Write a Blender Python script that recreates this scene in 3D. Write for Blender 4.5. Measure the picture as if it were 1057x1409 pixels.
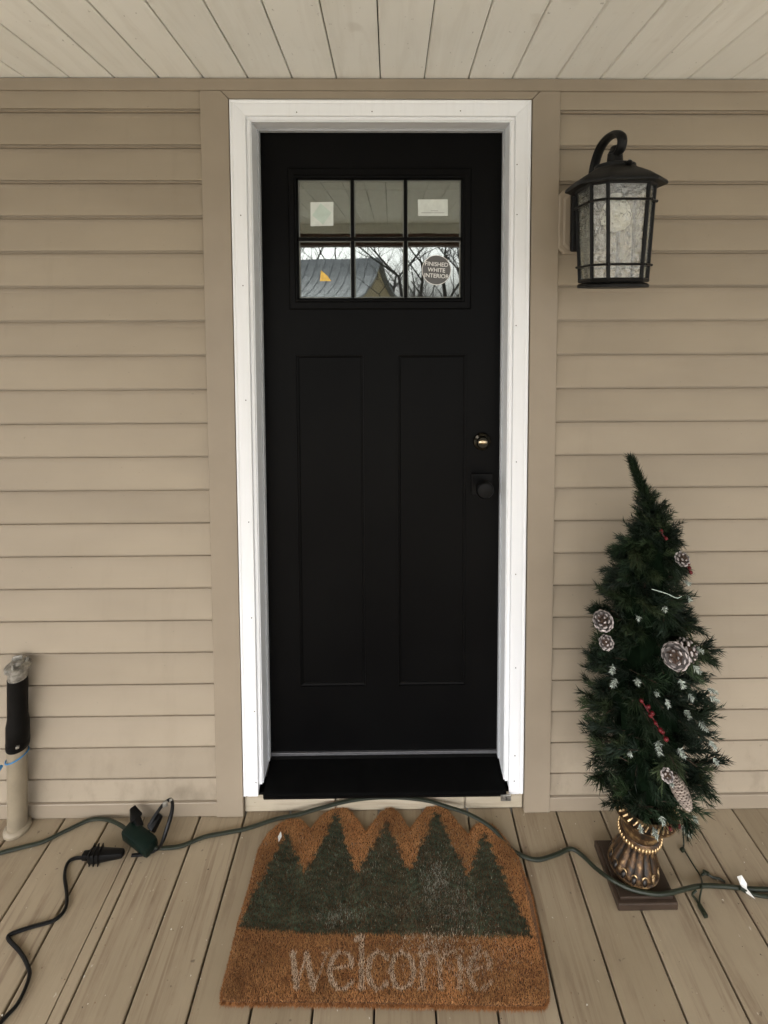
import bpy, bmesh, math, random
import numpy as np
from mathutils import Vector, Matrix
random.seed(7); rng = np.random.default_rng(11)
for o in list(bpy.data.objects): bpy.data.objects.remove(o)
S = bpy.context.scene; C = S.collection

# ---------------------------------------------------------------- camera, world, sun, exposure
cam_d = bpy.data.cameras.new('camera'); cam = bpy.data.objects.new('camera', cam_d); C.objects.link(cam)
F = 705.66
cam_d.sensor_fit = 'VERTICAL'; cam_d.sensor_height = 24; cam_d.lens = 24*F/1409
cam_d.shift_x = (528.5-545.96)/1409; cam_d.shift_y = -(704.5-457.73)/1409
cam_d.clip_start = .05; cam_d.clip_end = 800
cam.matrix_world = Matrix.Translation((.01241, -1.52488, 1.58756)) @ Matrix.Rotation(-.01163, 4, 'Z') @ Matrix.Rotation(math.pi/2-.05726, 4, 'X') @ Matrix.Rotation(-.00274, 4, 'Z')
S.camera = cam
SUN_EL, SUN_AZ = math.radians(42), math.radians(200)     # high behind cloud, out in front of the porch
w = bpy.data.worlds.new('World'); S.world = w; w.use_nodes = True
nt = w.node_tree; nt.nodes.clear()
out = nt.nodes.new('ShaderNodeOutputWorld'); bg = nt.nodes.new('ShaderNodeBackground')
sky = nt.nodes.new('ShaderNodeTexSky'); sky.sky_type = 'NISHITA'; sky.sun_disc = False
sky.sun_elevation = SUN_EL; sky.sun_rotation = SUN_AZ; sky.air_density = 1.0; sky.dust_density = 5; sky.ozone_density = 1
hs = nt.nodes.new('ShaderNodeHueSaturation'); hs.inputs['Saturation'].default_value = .12
tint = nt.nodes.new('ShaderNodeMix'); tint.data_type = 'RGBA'; tint.blend_type = 'MULTIPLY'; tint.inputs[0].default_value = 1
tint.inputs[7].default_value = (.98, .98, 1.0, 1)
nt.links.new(sky.outputs[0], hs.inputs['Color']); nt.links.new(hs.outputs[0], tint.inputs[6]); nt.links.new(tint.outputs[2], bg.inputs[0]); nt.links.new(bg.outputs[0], out.inputs[0])
bg.inputs[1].default_value = .15
sd = bpy.data.lights.new('sun', 'SUN'); sd.energy = 1.0; sd.angle = math.radians(18); sd.color = (1, .96, .9)
sun = bpy.data.objects.new('sun', sd); C.objects.link(sun)
az = SUN_AZ
sdir = Vector((math.sin(az)*math.cos(SUN_EL), math.cos(az)*math.cos(SUN_EL), math.sin(SUN_EL)))
sun.rotation_euler = sdir.to_track_quat('Z', 'Y').to_euler()
S.render.engine = 'CYCLES'
S.cycles.max_bounces = 8; S.cycles.diffuse_bounces = 5; S.cycles.glossy_bounces = 4; S.cycles.transparent_max_bounces = 12
S.view_settings.view_transform = 'Standard'; S.view_settings.look = 'None'; S.view_settings.gamma = 1
S.view_settings.use_curve_mapping = False
S.view_settings.exposure = 1.85

# surveyed outlines and cord runs, world metres
MAT = [(-0.3752, -0.449), (-0.3792, -0.4318), (-0.3779, -0.3769), (-0.3793, -0.3015), (-0.3733, -0.2146), (-0.3725, -0.1253), (-0.3558, -0.0806), (-0.331, -0.0553), (-0.2988, -0.0404), (-0.2647, -0.0453), (-0.2337, -0.0739), (-0.2175, -0.0504), (-0.2005, -0.0284), (-0.171, -0.0122), (-0.1467, -0.0063), (-0.1257, -0.0129), (-0.0917, -0.0491), (-0.0678, -0.086), (-0.0408, -0.0499), (-0.0236, -0.0264), (-0.0035, -0.013), (0.0124, -0.0132), (0.0336, -0.0307), (0.0643, -0.0803), (0.0947, -0.0416), (0.1215, -0.0102), (0.15, 0.0034), (0.169, -0.0039), (0.1954, -0.0386), (0.2358, -0.0974), (0.2621, -0.0682), (0.2888, -0.0546), (0.3169, -0.0689), (0.3464, -0.1134), (0.3683, -0.163), (0.3813, -0.251), (0.3779, -0.3302), (0.3725, -0.414), (0.3636, -0.4543), (0.3501, -0.4661), (0.2718, -0.4651), (0.109, -0.4605), (-0.0546, -0.4558), (-0.2188, -0.4524)]
MATTREE = [(-0.3724, -0.3123), (-0.3635, -0.2505), (-0.3284, -0.153), (-0.3017, -0.0811), (-0.2719, -0.1245), (-0.2324, -0.197), (-0.1983, -0.1256), (-0.1574, -0.0127), (-0.1234, -0.1166), (-0.0865, -0.1954), (-0.0468, -0.1277), (-0.0032, -0.0443), (0.0288, -0.1288), (0.0561, -0.192), (0.0967, -0.1198), (0.1502, -0.0195), (0.1825, -0.1108), (0.225, -0.2088), (0.2521, -0.1418), (0.2832, -0.0853), (0.3087, -0.1715), (0.3306, -0.2519), (0.36, -0.3419), (0.2103, -0.3383), (-0.0068, -0.3309), (-0.1885, -0.3284)]
WORD = [([(-0.238, -0.3654), (-0.2199, -0.3657)], 3), ([(-0.2312, -0.3655), (-0.2095, -0.4286)], 12), ([(-0.2095, -0.4286), (-0.1974, -0.3714)], 4), ([(-0.1979, -0.3682), (-0.1706, -0.4299)], 12), ([(-0.1706, -0.4299), (-0.147, -0.3689)], 4), ([(-0.1597, -0.3665), (-0.1393, -0.3668)], 3), ([(-0.1357, -0.3971), (-0.0864, -0.3918), (-0.0873, -0.3795), (-0.1007, -0.3682), (-0.119, -0.3657), (-0.1334, -0.3789), (-0.1378, -0.3984), (-0.1299, -0.4194), (-0.1156, -0.4319), (-0.0977, -0.4333), (-0.0819, -0.4222)], 0), ([(-0.077, -0.341), (-0.0651, -0.3365), (-0.0598, -0.4306)], 12), ([(-0.0736, -0.4329), (-0.0478, -0.4332)], 3), ([(-0.002, -0.3785), (-0.0128, -0.3681), (-0.027, -0.367), (-0.0424, -0.3801), (-0.0471, -0.4017), (-0.0407, -0.4227), (-0.0263, -0.4343), (-0.0118, -0.4313), (-0.0017, -0.4233)], 0), ([(0.0354, -0.3679), (0.0171, -0.3765), (0.007, -0.4016), (0.0167, -0.4276), (0.0339, -0.4351), (0.0513, -0.4281), (0.0633, -0.4024), (0.0532, -0.377), (0.0354, -0.3679)], 0), ([(0.0761, -0.3707), (0.0832, -0.3752), (0.0796, -0.4333)], 10), ([(0.0827, -0.3841), (0.0976, -0.371), (0.1147, -0.3698), (0.1251, -0.3802), (0.1221, -0.4339)], 0), ([(0.1269, -0.3847), (0.1429, -0.3716), (0.1601, -0.3705), (0.1729, -0.3809), (0.1684, -0.4346)], 0), ([(0.0688, -0.4348), (0.0903, -0.4351)], 3), ([(0.1134, -0.4354), (0.1316, -0.4357)], 3), ([(0.1585, -0.436), (0.1778, -0.4363)], 3), ([(0.1935, -0.4042), (0.2428, -0.398), (0.2448, -0.385), (0.2351, -0.3733), (0.218, -0.3708), (0.2006, -0.3835), (0.1915, -0.4029), (0.1927, -0.4239), (0.2031, -0.4362), (0.2206, -0.4377), (0.24, -0.4266)], 0)]
GREEN_A = [(-1.2176, -0.1527, 0.006), (-1.1207, -0.1196, 0.006), (-1.069, -0.1045, 0.006), (-1.0163, -0.0891, 0.006), (-0.9635, -0.0543, 0.006), (-0.913, -0.0285, 0.008), (-0.8594, -0.033, 0.012), (-0.8103, -0.0546, 0.018), (-0.7754, -0.0759, 0.022)]
GREEN_B = [(-0.6793, -0.1172, 0.014), (-0.6535, -0.1142, 0.008), (-0.6038, -0.1071, 0.006), (-0.549, -0.0834, 0.006), (-0.4883, -0.0717, 0.006), (-0.4265, -0.0598, 0.006), (-0.3441, -0.0363, 0.01), (-0.2779, -0.0334, 0.02), (-0.234, -0.0281, 0.028), (-0.1789, -0.0206, 0.036), (-0.1234, -0.0113, 0.04), (-0.0669, -0.0088, 0.045), (-0.0102, -0.0081, 0.047), (0.0579, -0.0104, 0.046), (0.1256, -0.0149, 0.04), (0.1808, -0.0284, 0.034), (0.2351, -0.0426, 0.029), (0.2803, -0.0647, 0.026), (0.3153, -0.0876, 0.02), (0.3423, -0.1132, 0.009), (0.3716, -0.1417, 0.007), (0.4212, -0.1589, 0.006), (0.4813, -0.1463, 0.006), (0.5285, -0.1312, 0.006), (0.5543, -0.1473, 0.006), (0.5754, -0.1885, 0.016), (0.5932, -0.2275, 0.034), (0.6146, -0.246, 0.037), (0.6463, -0.2617, 0.037), (0.6987, -0.2725, 0.037), (0.7378, -0.2714, 0.037), (0.7851, -0.2563, 0.028), (0.847, -0.2354, 0.012), (0.9175, -0.234, 0.007), (0.9734, -0.2392, 0.006), (1.0309, -0.2417, 0.006), (1.1455, -0.2467, 0.006)]
GREEN_C = [(0.9463, -0.2437, 0.014), (0.9675, -0.2477, 0.006), (0.9918, -0.2548, 0.006), (1.0184, -0.2585, 0.006), (1.1262, -0.27, 0.006)]
BLACK = [(-0.8502, -0.5189, 0.005), (-0.8536, -0.474, 0.005), (-0.8383, -0.4401, 0.005), (-0.8445, -0.396, 0.005), (-0.8639, -0.3732, 0.005), (-0.8993, -0.3478, 0.005), (-0.9471, -0.3213, 0.005), (-0.9475, -0.3109, 0.005), (-0.9048, -0.2965, 0.005), (-0.8583, -0.2832, 0.005), (-0.8463, -0.258, 0.005), (-0.8635, -0.2246, 0.005), (-0.8972, -0.1803, 0.005), (-0.9089, -0.1487, 0.005), (-0.8959, -0.1364, 0.006), (-0.8542, -0.1403, 0.012), (-0.8324, -0.1423, 0.014)]
BLACK_B = [(-0.7338, -0.138, 0.014), (-0.6979, -0.1311, 0.01), (-0.6686, -0.1177, 0.01), (-0.6546, -0.1198, 0.03), (-0.6448, -0.1065, 0.06), (-0.6398, -0.0816, 0.09), (-0.6486, -0.065, 0.105), (-0.6641, -0.0644, 0.1), (-0.6816, -0.0604, 0.08), (-0.7, -0.0692, 0.055), (-0.7102, -0.0808, 0.04)]
TAIL = [(0.8412, -0.1464, 0.12), (0.8489, -0.1308, 0.09), (0.8629, -0.12, 0.04), (0.8639, -0.1235, 0.01), (0.858, -0.1341, 0.004), (0.8591, -0.1576, 0.004), (0.8612, -0.1822, 0.004), (0.8632, -0.206, 0.004), (0.8469, -0.2387, 0.018), (0.8304, -0.2567, 0.005), (0.8234, -0.2683, 0.003), (0.8184, -0.2829, 0.003)]
TAIL_R = [(0.8673, -0.2025, 0.004), (0.8825, -0.2008, 0.006), (0.8967, -0.2075, 0.003), (0.9124, -0.2113, 0.003), (0.9226, -0.2203, 0.003)]
TAIL_B = [(0.8272, -0.2455, 0.012), (0.8145, -0.2506, 0.006), (0.8183, -0.2608, 0.004), (0.8205, -0.2732, 0.003)]
PIPEZ = [0.5656, 0.5387, 0.478, 0.2827, 0.2506, -0.0109]
PIPEX = [-1.0986, -1.1205]
FLUFF = [(-0.3193, -0.0993)]

# ---------------------------------------------------------------- material helpers
def new_mat(name):
    m = bpy.data.materials.new(name); m.use_nodes = True
    return m, m.node_tree, m.node_tree.nodes['Principled BSDF']
def N(nt, t, **k):
    n = nt.nodes.new(t)
    for a, b in k.items():
        if a in n.inputs: n.inputs[a].default_value = b
        else: setattr(n, a, b)
    return n
def ramp(nt, src, stops):
    r = nt.nodes.new('ShaderNodeValToRGB'); e = r.color_ramp.elements
    while len(e) < len(stops): e.new(.5)
    for i, (p, c) in enumerate(stops):
        e[i].position = p; e[i].color = c if len(c) == 4 else (*c, 1)
    nt.links.new(src, r.inputs[0]); return r.outputs[0]
def mix(nt, fac, a, b, mode='MIX'):
    m = nt.nodes.new('ShaderNodeMix'); m.data_type = 'RGBA'; m.blend_type = mode
    for s, v in ((0, fac), (6, a), (7, b)):
        if hasattr(v, 'is_output') or isinstance(v, bpy.types.NodeSocket): nt.links.new(v, m.inputs[s])
        elif s == 0: m.inputs[0].default_value = v
        else: m.inputs[s].default_value = (*v, 1) if len(v) == 3 else v
    return m.outputs[2]
def coords(nt, scale=(1, 1, 1), rand=0.0):
    g = nt.nodes.new('ShaderNodeNewGeometry'); mp = nt.nodes.new('ShaderNodeMapping')
    mp.inputs['Scale'].default_value = scale
    nt.links.new(g.outputs['Position'], mp.inputs['Vector'])
    if rand:
        oi = nt.nodes.new('ShaderNodeObjectInfo'); mu = nt.nodes.new('ShaderNodeMath'); mu.operation = 'MULTIPLY'; mu.inputs[1].default_value = rand
        nt.links.new(oi.outputs['Random'], mu.inputs[0]); cb = nt.nodes.new('ShaderNodeCombineXYZ')
        for i in range(3): nt.links.new(mu.outputs[0], cb.inputs[i])
        nt.links.new(cb.outputs[0], mp.inputs['Location'])
    return mp.outputs[0]
def noise(nt, vec, scale, detail=4, rough=.55, dist=0):
    n = N(nt, 'ShaderNodeTexNoise', Scale=scale, Detail=detail, Roughness=rough, Distortion=dist)
    nt.links.new(vec, n.inputs['Vector']); return n.outputs[0]
def bump(nt, p, h, strength=.3, dist=.002):
    b = N(nt, 'ShaderNodeBump', Strength=strength, Distance=dist); nt.links.new(h, b.inputs['Height']); nt.links.new(b.outputs[0], p.inputs['Normal'])
def simple(name, col, rough=.5, metal=0, nscale=30, var=.12, bumps=.0, spec=.5, coat=0, stretch=(1, 1, 1)):
    m, nt, p = new_mat(name)
    v = coords(nt, stretch); n = noise(nt, v, nscale)
    a = tuple(max(0, c*(1-var)) for c in col); b = tuple(c*(1+var) for c in col)
    nt.links.new(ramp(nt, n, [(.3, a), (.7, b)]), p.inputs['Base Color'])
    p.inputs['Roughness'].default_value = rough; p.inputs['Metallic'].default_value = metal
    p.inputs['Specular IOR Level'].default_value = spec; p.inputs['Coat Weight'].default_value = coat
    if bumps: bump(nt, p, n, bumps, .002)
    return m

# siding vinyl: faint horizontal embossed grain, soft blotches
def m_siding():
    m, nt, p = new_mat('tan_vinyl_siding')
    g = noise(nt, coords(nt, (4, 4, 160), 9), 1.0, 4, .6)
    bl = noise(nt, coords(nt, (1, 1, 2.5), 5), 2.3, 3, .5)
    c = ramp(nt, bl, [(.3, (.278, .230, .168)), (.7, (.332, .277, .203))])
    c = mix(nt, ramp(nt, g, [(.35, (0, 0, 0)), (.75, (.22, .22, .22))]), c, (.29, .25, .20))
    oi = nt.nodes.new('ShaderNodeObjectInfo')
    c = mix(nt, .10, c, ramp(nt, oi.outputs['Random'], [(0, (.24, .20, .15)), (1, (.5, .43, .34))]))
    sp = noise(nt, coords(nt, (1, 1, 1), 3), 90, 2, .5)
    c = mix(nt, ramp(nt, sp, [(.74, (0, 0, 0)), (.78, (.35, .35, .35))]), c, (.16, .13, .1))
    gg = nt.nodes.new('ShaderNodeNewGeometry'); sx_ = nt.nodes.new('ShaderNodeSeparateXYZ'); nt.links.new(gg.outputs['Position'], sx_.inputs[0])
    low = ramp(nt, sx_.outputs['Z'], [(.02, (1, 1, 1)), (.30, (0, 0, 0))]); gn = noise(nt, coords(nt, (1, 1, .6)), 16, 5, .65)
    mu = nt.nodes.new('ShaderNodeMath'); mu.operation = 'MULTIPLY'; nt.links.new(low, mu.inputs[0]); nt.links.new(ramp(nt, gn, [(.48, (0, 0, 0)), (.72, (.55, .55, .55))]), mu.inputs[1])
    c = mix(nt, mu.outputs[0], c, (.15, .12, .085))
    st = noise(nt, coords(nt, (14, 14, .9)), 1.0, 4, .6); c = mix(nt, ramp(nt, st, [(.58, (0, 0, 0)), (.8, (.22, .22, .22))]), c, (.20, .165, .12))
    nt.links.new(c, p.inputs['Base Color']); p.inputs['Roughness'].default_value = .62; p.inputs['Specular IOR Level'].default_value = .35
    bump(nt, p, g, .18, .0015); return m
def m_painted(name, c1, c2, dirt, rough=.55, grain=(60, 3, 60), spots=True, bs=.3, per=.16):
    m, nt, p = new_mat(name)
    v = coords(nt, grain, 11); g = noise(nt, v, 1.0, 6, .62, .6)
    b = noise(nt, coords(nt, (1, 1, 1), 17), 3.2, 5, .6)
    c = ramp(nt, b, [(.3, c1), (.72, c2)])
    oi = nt.nodes.new('ShaderNodeObjectInfo')
    c = mix(nt, per, c, ramp(nt, oi.outputs['Random'], [(0, tuple(q*.55 for q in c1)), (1, tuple(q*1.3 for q in c2))]))
    c = mix(nt, ramp(nt, g, [(.48, (0, 0, 0)), (.85, (.55, .55, .55))]), c, dirt)
    if spots:
        s = noise(nt, coords(nt, (1, 1, 1), 23), 11, 2, .4)
        c = mix(nt, ramp(nt, s, [(.70, (0, 0, 0)), (.76, (.38, .38, .38))]), c, dirt)
        s2 = noise(nt, coords(nt, (1, .5, 1), 29), 120, 2, .5)
        c = mix(nt, ramp(nt, s2, [(.72, (0, 0, 0)), (.76, (.5, .5, .5))]), c, tuple(q*.5 for q in dirt))
    nt.links.new(c, p.inputs['Base Color']); p.inputs['Roughness'].default_value = rough; p.inputs['Specular IOR Level'].default_value = .3
    bump(nt, p, g, bs, .002); return m
def m_deck():
    m, nt, p = new_mat('weathered_tan_deck_stain')
    v = coords(nt, (45, 2.2, 45), 13); g = noise(nt, v, 1.0, 7, .65, .8)
    fine = noise(nt, coords(nt, (220, 9, 220), 7), 1.0, 4, .6)
    b = noise(nt, coords(nt, (1, 1, 1), 19), 2.6, 5, .6)
    c = ramp(nt, b, [(.3, (.238, .186, .118)), (.72, (.320, .256, .170))])
    oi = nt.nodes.new('ShaderNodeObjectInfo')
    c = mix(nt, .18, c, ramp(nt, oi.outputs['Random'], [(0, (.18, .145, .1)), (1, (.5, .43, .33))]))
    worn = noise(nt, coords(nt, (3, 1.2, 3), 31), 2.0, 6, .7)
    msk = nt.nodes.new('ShaderNodeMath'); msk.operation = 'MULTIPLY'
    nt.links.new(ramp(nt, g, [(.46, (0, 0, 0)), (.70, (.9, .9, .9))]), msk.inputs[0]); nt.links.new(ramp(nt, worn, [(.42, (0, 0, 0)), (.60, (1, 1, 1))]), msk.inputs[1])
    c = mix(nt, msk.outputs[0], c, (.15, .10, .065))
    c = mix(nt, ramp(nt, fine, [(.58, (0, 0, 0)), (.8, (.3, .3, .3))]), c, (.16, .12, .08))
    sp = noise(nt, coords(nt, (1, 1, 1), 3), 60, 3, .5)
    c = mix(nt, ramp(nt, sp, [(.71, (0, 0, 0)), (.75, (.6, .6, .6))]), c, (.08, .055, .04))
    sp2 = noise(nt, coords(nt, (1, .7, 1), 41), 75, 3, .5)
    c = mix(nt, ramp(nt, sp2, [(.73, (0, 0, 0)), (.76, (.45, .45, .45))]), c, (.6, .55, .47))
    kn = noise(nt, coords(nt, (1, .6, 1), 53), 7, 1, .3)
    c = mix(nt, ramp(nt, kn, [(.72, (0, 0, 0)), (.78, (.5, .5, .5))]), c, (.14, .095, .06))
    nt.links.new(c, p.inputs['Base Color']); p.inputs['Roughness'].default_value = .58; p.inputs['Specular IOR Level'].default_value = .35
    bump(nt, p, g, .45, .0025); return m
def m_attr(name, rough=.7, spec=.3, sub=0):
    m, nt, p = new_mat(name)
    a = nt.nodes.new('ShaderNodeVertexColor'); a.layer_name = 'Col'
    n = noise(nt, coords(nt), 200, 2)
    nt.links.new(mix(nt, ramp(nt, n, [(.3, (.0, .0, .0)), (.7, (.25, .25, .25))]), a.outputs[0], (.02, .02, .01)), p.inputs['Base Color'])
    p.inputs['Roughness'].default_value = rough; p.inputs['Specular IOR Level'].default_value = spec; return m

M_SID = m_siding()
M_TRIM = simple('tan_trim_coil', (.280, .231, .171), .5, nscale=6, var=.06, bumps=.05)
M_SOF = m_painted('off_white_ceiling_paint', (.80, .80, .755), (.85, .85, .81), (.62, .60, .54), .55, (22, 2, 22), True, .15, .07)
M_DECK = m_deck()
M_WHITE = m_painted('white_primed_moulding', (.80, .815, .835), (.845, .86, .88), (.76, .775, .79), .45, (60, 60, 4), False, .05)
M_NAIL = simple('nail_hole', (.12, .11, .1), .7)
M_JAMB = simple('jamb_white', (.74, .76, .78), .5, nscale=8, var=.03)
M_WSTRIP = simple('grey_weatherstrip', (.45, .47, .49), .6, var=.05)
def m_door():
    m, nt, p = new_mat('satin_black_door_paint')
    n = noise(nt, coords(nt, (1, 1, .25)), 90, 4); b = noise(nt, coords(nt), 3, 3)
    nt.links.new(ramp(nt, b, [(.3, (.0024, .0024, .0026)), (.7, (.0038, .0038, .0038))]), p.inputs['Base Color'])
    nt.links.new(ramp(nt, b, [(.3, (.36, .36, .36)), (.7, (.42, .42, .42))]), p.inputs['Roughness'])
    p.inputs['Specular IOR Level'].default_value = .065; bump(nt, p, n, .06, .0008); return m
M_DOOR = m_door()
M_BLK = simple('black_metal', (.005, .005, .005), .5, 0, 120, .3, .12, .22)
M_RUB = simple('black_rubber', (.004, .0035, .003), .5, 0, 60, .3, .2, .12)
M_THR = simple('black_threshold', (.0022, .0022, .0022), .6, 0, 40, .3, .1, .05)
M_ALU = simple('grey_aluminium_strip', (.16, .16, .17), .4, .7, 80, .1)
M_GLOSSBLK = simple('polished_black_brass', (.02, .017, .012), .08, .9, 20, .2)
M_KNOB = simple('matte_black_knob', (.003, .003, .003), .45, .0, 50, .2, 0, .15)
M_BRASS = simple('brass_bright', (.75, .62, .42), .25, 1, 60, .15)
M_DARK = simple('dark_void', (.015, .013, .012), .9)
M_SHEATH = simple('wall_sheathing', (.2, .17, .13), .9)
M_SILL = m_painted('bare_worn_sill_wood', (.33, .28, .20), (.52, .46, .36), (.15, .11, .07), .6, (4, 60, 90))
M_BEAM = simple('red_brown_beam', (.085, .038, .027), .6, 0, 12, .25, .2)
M_INT = simple('interior_paint', (.32, .30, .27), .8)
def m_glass():
    m, nt, p = new_mat('door_glass'); nt.nodes.remove(p)
    o = nt.nodes['Material Output']
    gl = N(nt, 'ShaderNodeBsdfGlossy', Roughness=.012); gl.inputs[0].default_value = (.9, .93, .9, 1)
    tr = nt.nodes.new('ShaderNodeBsdfTransparent'); tr.inputs[0].default_value = (.8, .85, .82, 1)
    b = N(nt, 'ShaderNodeBump', Strength=.004, Distance=.02); nt.links.new(noise(nt, coords(nt), 9, 1), b.inputs['Height']); nt.links.new(b.outputs[0], gl.inputs['Normal'])
    mx = nt.nodes.new('ShaderNodeMixShader'); mx.inputs[0].default_value = .165
    nt.links.new(tr.outputs[0], mx.inputs[1]); nt.links.new(gl.outputs[0], mx.inputs[2]); nt.links.new(mx.outputs[0], o.inputs[0]); return m
M_GLASS = m_glass()
def m_seeded():
    m, nt, p = new_mat('seeded_lantern_glass'); nt.nodes.remove(p); o = nt.nodes['Material Output']
    v = coords(nt, (1, 1, .75)); n = noise(nt, v, 95, 3, .6, 1.2); n2 = noise(nt, v, 22, 3, .5, .8)
    gl = N(nt, 'ShaderNodeBsdfGlossy', Roughness=.12)
    b = N(nt, 'ShaderNodeBump', Strength=.9, Distance=.006); nt.links.new(n, b.inputs['Height']); nt.links.new(b.outputs[0], gl.inputs['Normal'])
    tl = nt.nodes.new('ShaderNodeBsdfTranslucent'); tl.inputs[0].default_value = (.92, .92, .84, 1); nt.links.new(b.outputs[0], tl.inputs['Normal'])
    tr = nt.nodes.new('ShaderNodeBsdfTransparent')
    nt.links.new(ramp(nt, n, [(.33, (.30, .30, .27)), (.42, (1, 1, .96))]), tr.inputs[0])
    m1 = nt.nodes.new('ShaderNodeMixShader'); nt.links.new(ramp(nt, n2, [(.35, (.0, .0, .0)), (.65, (.22, .22, .22))]), m1.inputs[0])
    nt.links.new(tr.outputs[0], m1.inputs[1]); nt.links.new(tl.outputs[0], m1.inputs[2])
    m2 = nt.nodes.new('ShaderNodeMixShader'); m2.inputs[0].default_value = .2
    nt.links.new(m1.outputs[0], m2.inputs[1]); nt.links.new(gl.outputs[0], m2.inputs[2]); nt.links.new(m2.outputs[0], o.inputs[0]); return m
M_SEED = m_seeded()
M_BULB = simple('frosted_bulb', (.93, .93, .91), .35, var=.02)
M_STK_W = simple('white_sticker', (.62, .66, .62), .5, nscale=60, var=.08)
M_STK_G = simple('pale_green_print', (.50, .60, .54), .5, nscale=60, var=.06)
M_STK_GREY = simple('grey_sticker', (.10, .10, .10), .45, var=.06)
M_STK_Y = simple('yellow_sticker', (.80, .52, .10), .45, nscale=80, var=.15)
M_STK_TXT = simple('white_print', (.75, .75, .73), .5, var=.03)
M_PRINT = simple('grey_print', (.3, .3, .3), .6)
M_PVC = simple('tan_painted_pvc', (.25, .208, .145), .45, nscale=14, var=.18, bumps=.08)
M_STEEL = simple('dull_galvanised_steel', (.34, .33, .30), .4, .8, 70, .5, .4)
M_BLUE = simple('blue_plastic_twine', (.03, .17, .36), .5, var=.3)
M_GCORD = simple('green_cord', (.014, .018, .010), .45, nscale=50, var=.25, spec=.3)
M_GPLUG = simple('green_block', (.003, .009, .0065), .4, nscale=50, var=.2, spec=.18)
M_BCORD = simple('black_cord', (.0035, .0035, .0035), .38, nscale=50, var=.3, spec=.18)
M_TAG = simple('white_tag', (.7, .69, .66), .6, var=.05)
M_MATBASE = simple('coir_backing', (.13, .065, .03), .9, nscale=200, var=.4)
M_COIR = m_attr('coir_fibre', .85, .15)
M_NEEDLE = m_attr('needles', .55, .18)
M_FROST = m_attr('frosted_needles', .7, .3)
M_CONE = m_attr('frosted_cone_scale', .75, .25)
M_BERRY = simple('red_berry', (.10, .005, .008), .35, nscale=160, var=.6, spec=.3)
M_BARK = simple('brown_stem', (.05, .03, .018), .85, nscale=60, var=.4, bumps=.4)
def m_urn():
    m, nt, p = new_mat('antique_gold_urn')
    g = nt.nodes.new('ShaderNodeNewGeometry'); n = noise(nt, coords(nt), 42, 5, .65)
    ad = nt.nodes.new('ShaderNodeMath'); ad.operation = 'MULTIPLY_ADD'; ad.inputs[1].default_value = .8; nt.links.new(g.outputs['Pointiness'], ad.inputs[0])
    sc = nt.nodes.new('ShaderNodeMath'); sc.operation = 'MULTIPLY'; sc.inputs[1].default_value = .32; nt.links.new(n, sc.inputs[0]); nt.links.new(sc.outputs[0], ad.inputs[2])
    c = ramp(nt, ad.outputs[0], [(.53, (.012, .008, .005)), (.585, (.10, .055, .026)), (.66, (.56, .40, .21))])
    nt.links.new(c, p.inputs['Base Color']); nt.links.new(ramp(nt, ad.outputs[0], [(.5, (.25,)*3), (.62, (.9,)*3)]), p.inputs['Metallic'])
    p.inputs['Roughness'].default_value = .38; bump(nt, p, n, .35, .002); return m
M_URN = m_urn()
M_URNB = simple('dark_bronze', (.045, .024, .015), .4, .5, 30, .6, .3)
M_WOODP = m_painted('dark_brown_plinth', (.026, .017, .012), (.052, .034, .023), (.010, .007, .005), .45, (30, 30, 30))

# ---------------------------------------------------------------- object helpers
def mesh_obj(name, verts, faces, mat, parent=None, smooth=False):
    me = bpy.data.meshes.new(name); me.from_pydata([tuple(v) for v in verts], [], faces); me.materials.append(mat)
    if smooth: me.polygons.foreach_set('use_smooth', [True]*len(me.polygons))
    me.update(); o = bpy.data.objects.new(name, me); C.objects.link(o)
    if parent: o.parent = parent
    return o
def from_bm(name, bm, mat, parent=None, smooth=False, recalc=True):
    if recalc: bmesh.ops.recalc_face_normals(bm, faces=bm.faces)
    me = bpy.data.meshes.new(name); bm.to_mesh(me); bm.free(); me.materials.append(mat)
    if smooth:
        me.polygons.foreach_set('use_smooth', [True]*len(me.polygons))
        me.set_sharp_from_angle(angle=math.radians(38))
    o = bpy.data.objects.new(name, me); C.objects.link(o)
    if parent: o.parent = parent
    return o
def empty(name, loc, label, cat, kind=None, group=None):
    o = bpy.data.objects.new(name, None); C.objects.link(o); o.location = loc; o.empty_display_size = .05
    tag(o, label, cat, kind, group); return o
def tag(o, label=None, cat=None, kind=None, group=None):
    if label: o['label'] = label
    if cat: o['category'] = cat
    if kind: o['kind'] = kind
    if group: o['group'] = group
def keep(o):                                         # parts are modelled in world space: undo the parent's shift
    if o.parent: o.matrix_parent_inverse = Matrix.Translation(-o.parent.location)
    return o
def bm_box(bm, x0, x1, y0, y1, z0, z1, bev=0):
    vs = [bm.verts.new((x, y, z)) for x in (x0, x1) for y in (y0, y1) for z in (z0, z1)]
    f = [bm.faces.new([vs[i] for i in q]) for q in ((0, 1, 3, 2), (4, 6, 7, 5), (0, 4, 5, 1), (2, 3, 7, 6), (0, 2, 6, 4), (1, 5, 7, 3))]
    bmesh.ops.recalc_face_normals(bm, faces=f)
    if bev:
        es = list({e for q in f for e in q.edges}); bmesh.ops.bevel(bm, geom=es, offset=bev, segments=2, affect='EDGES', profile=.5)
def box(name, mat, parent, x0, x1, y0, y1, z0, z1, bev=0):
    bm = bmesh.new(); bm_box(bm, x0, x1, y0, y1, z0, z1, bev); o = from_bm(name, bm, mat, parent, recalc=False); return keep(o)
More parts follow.
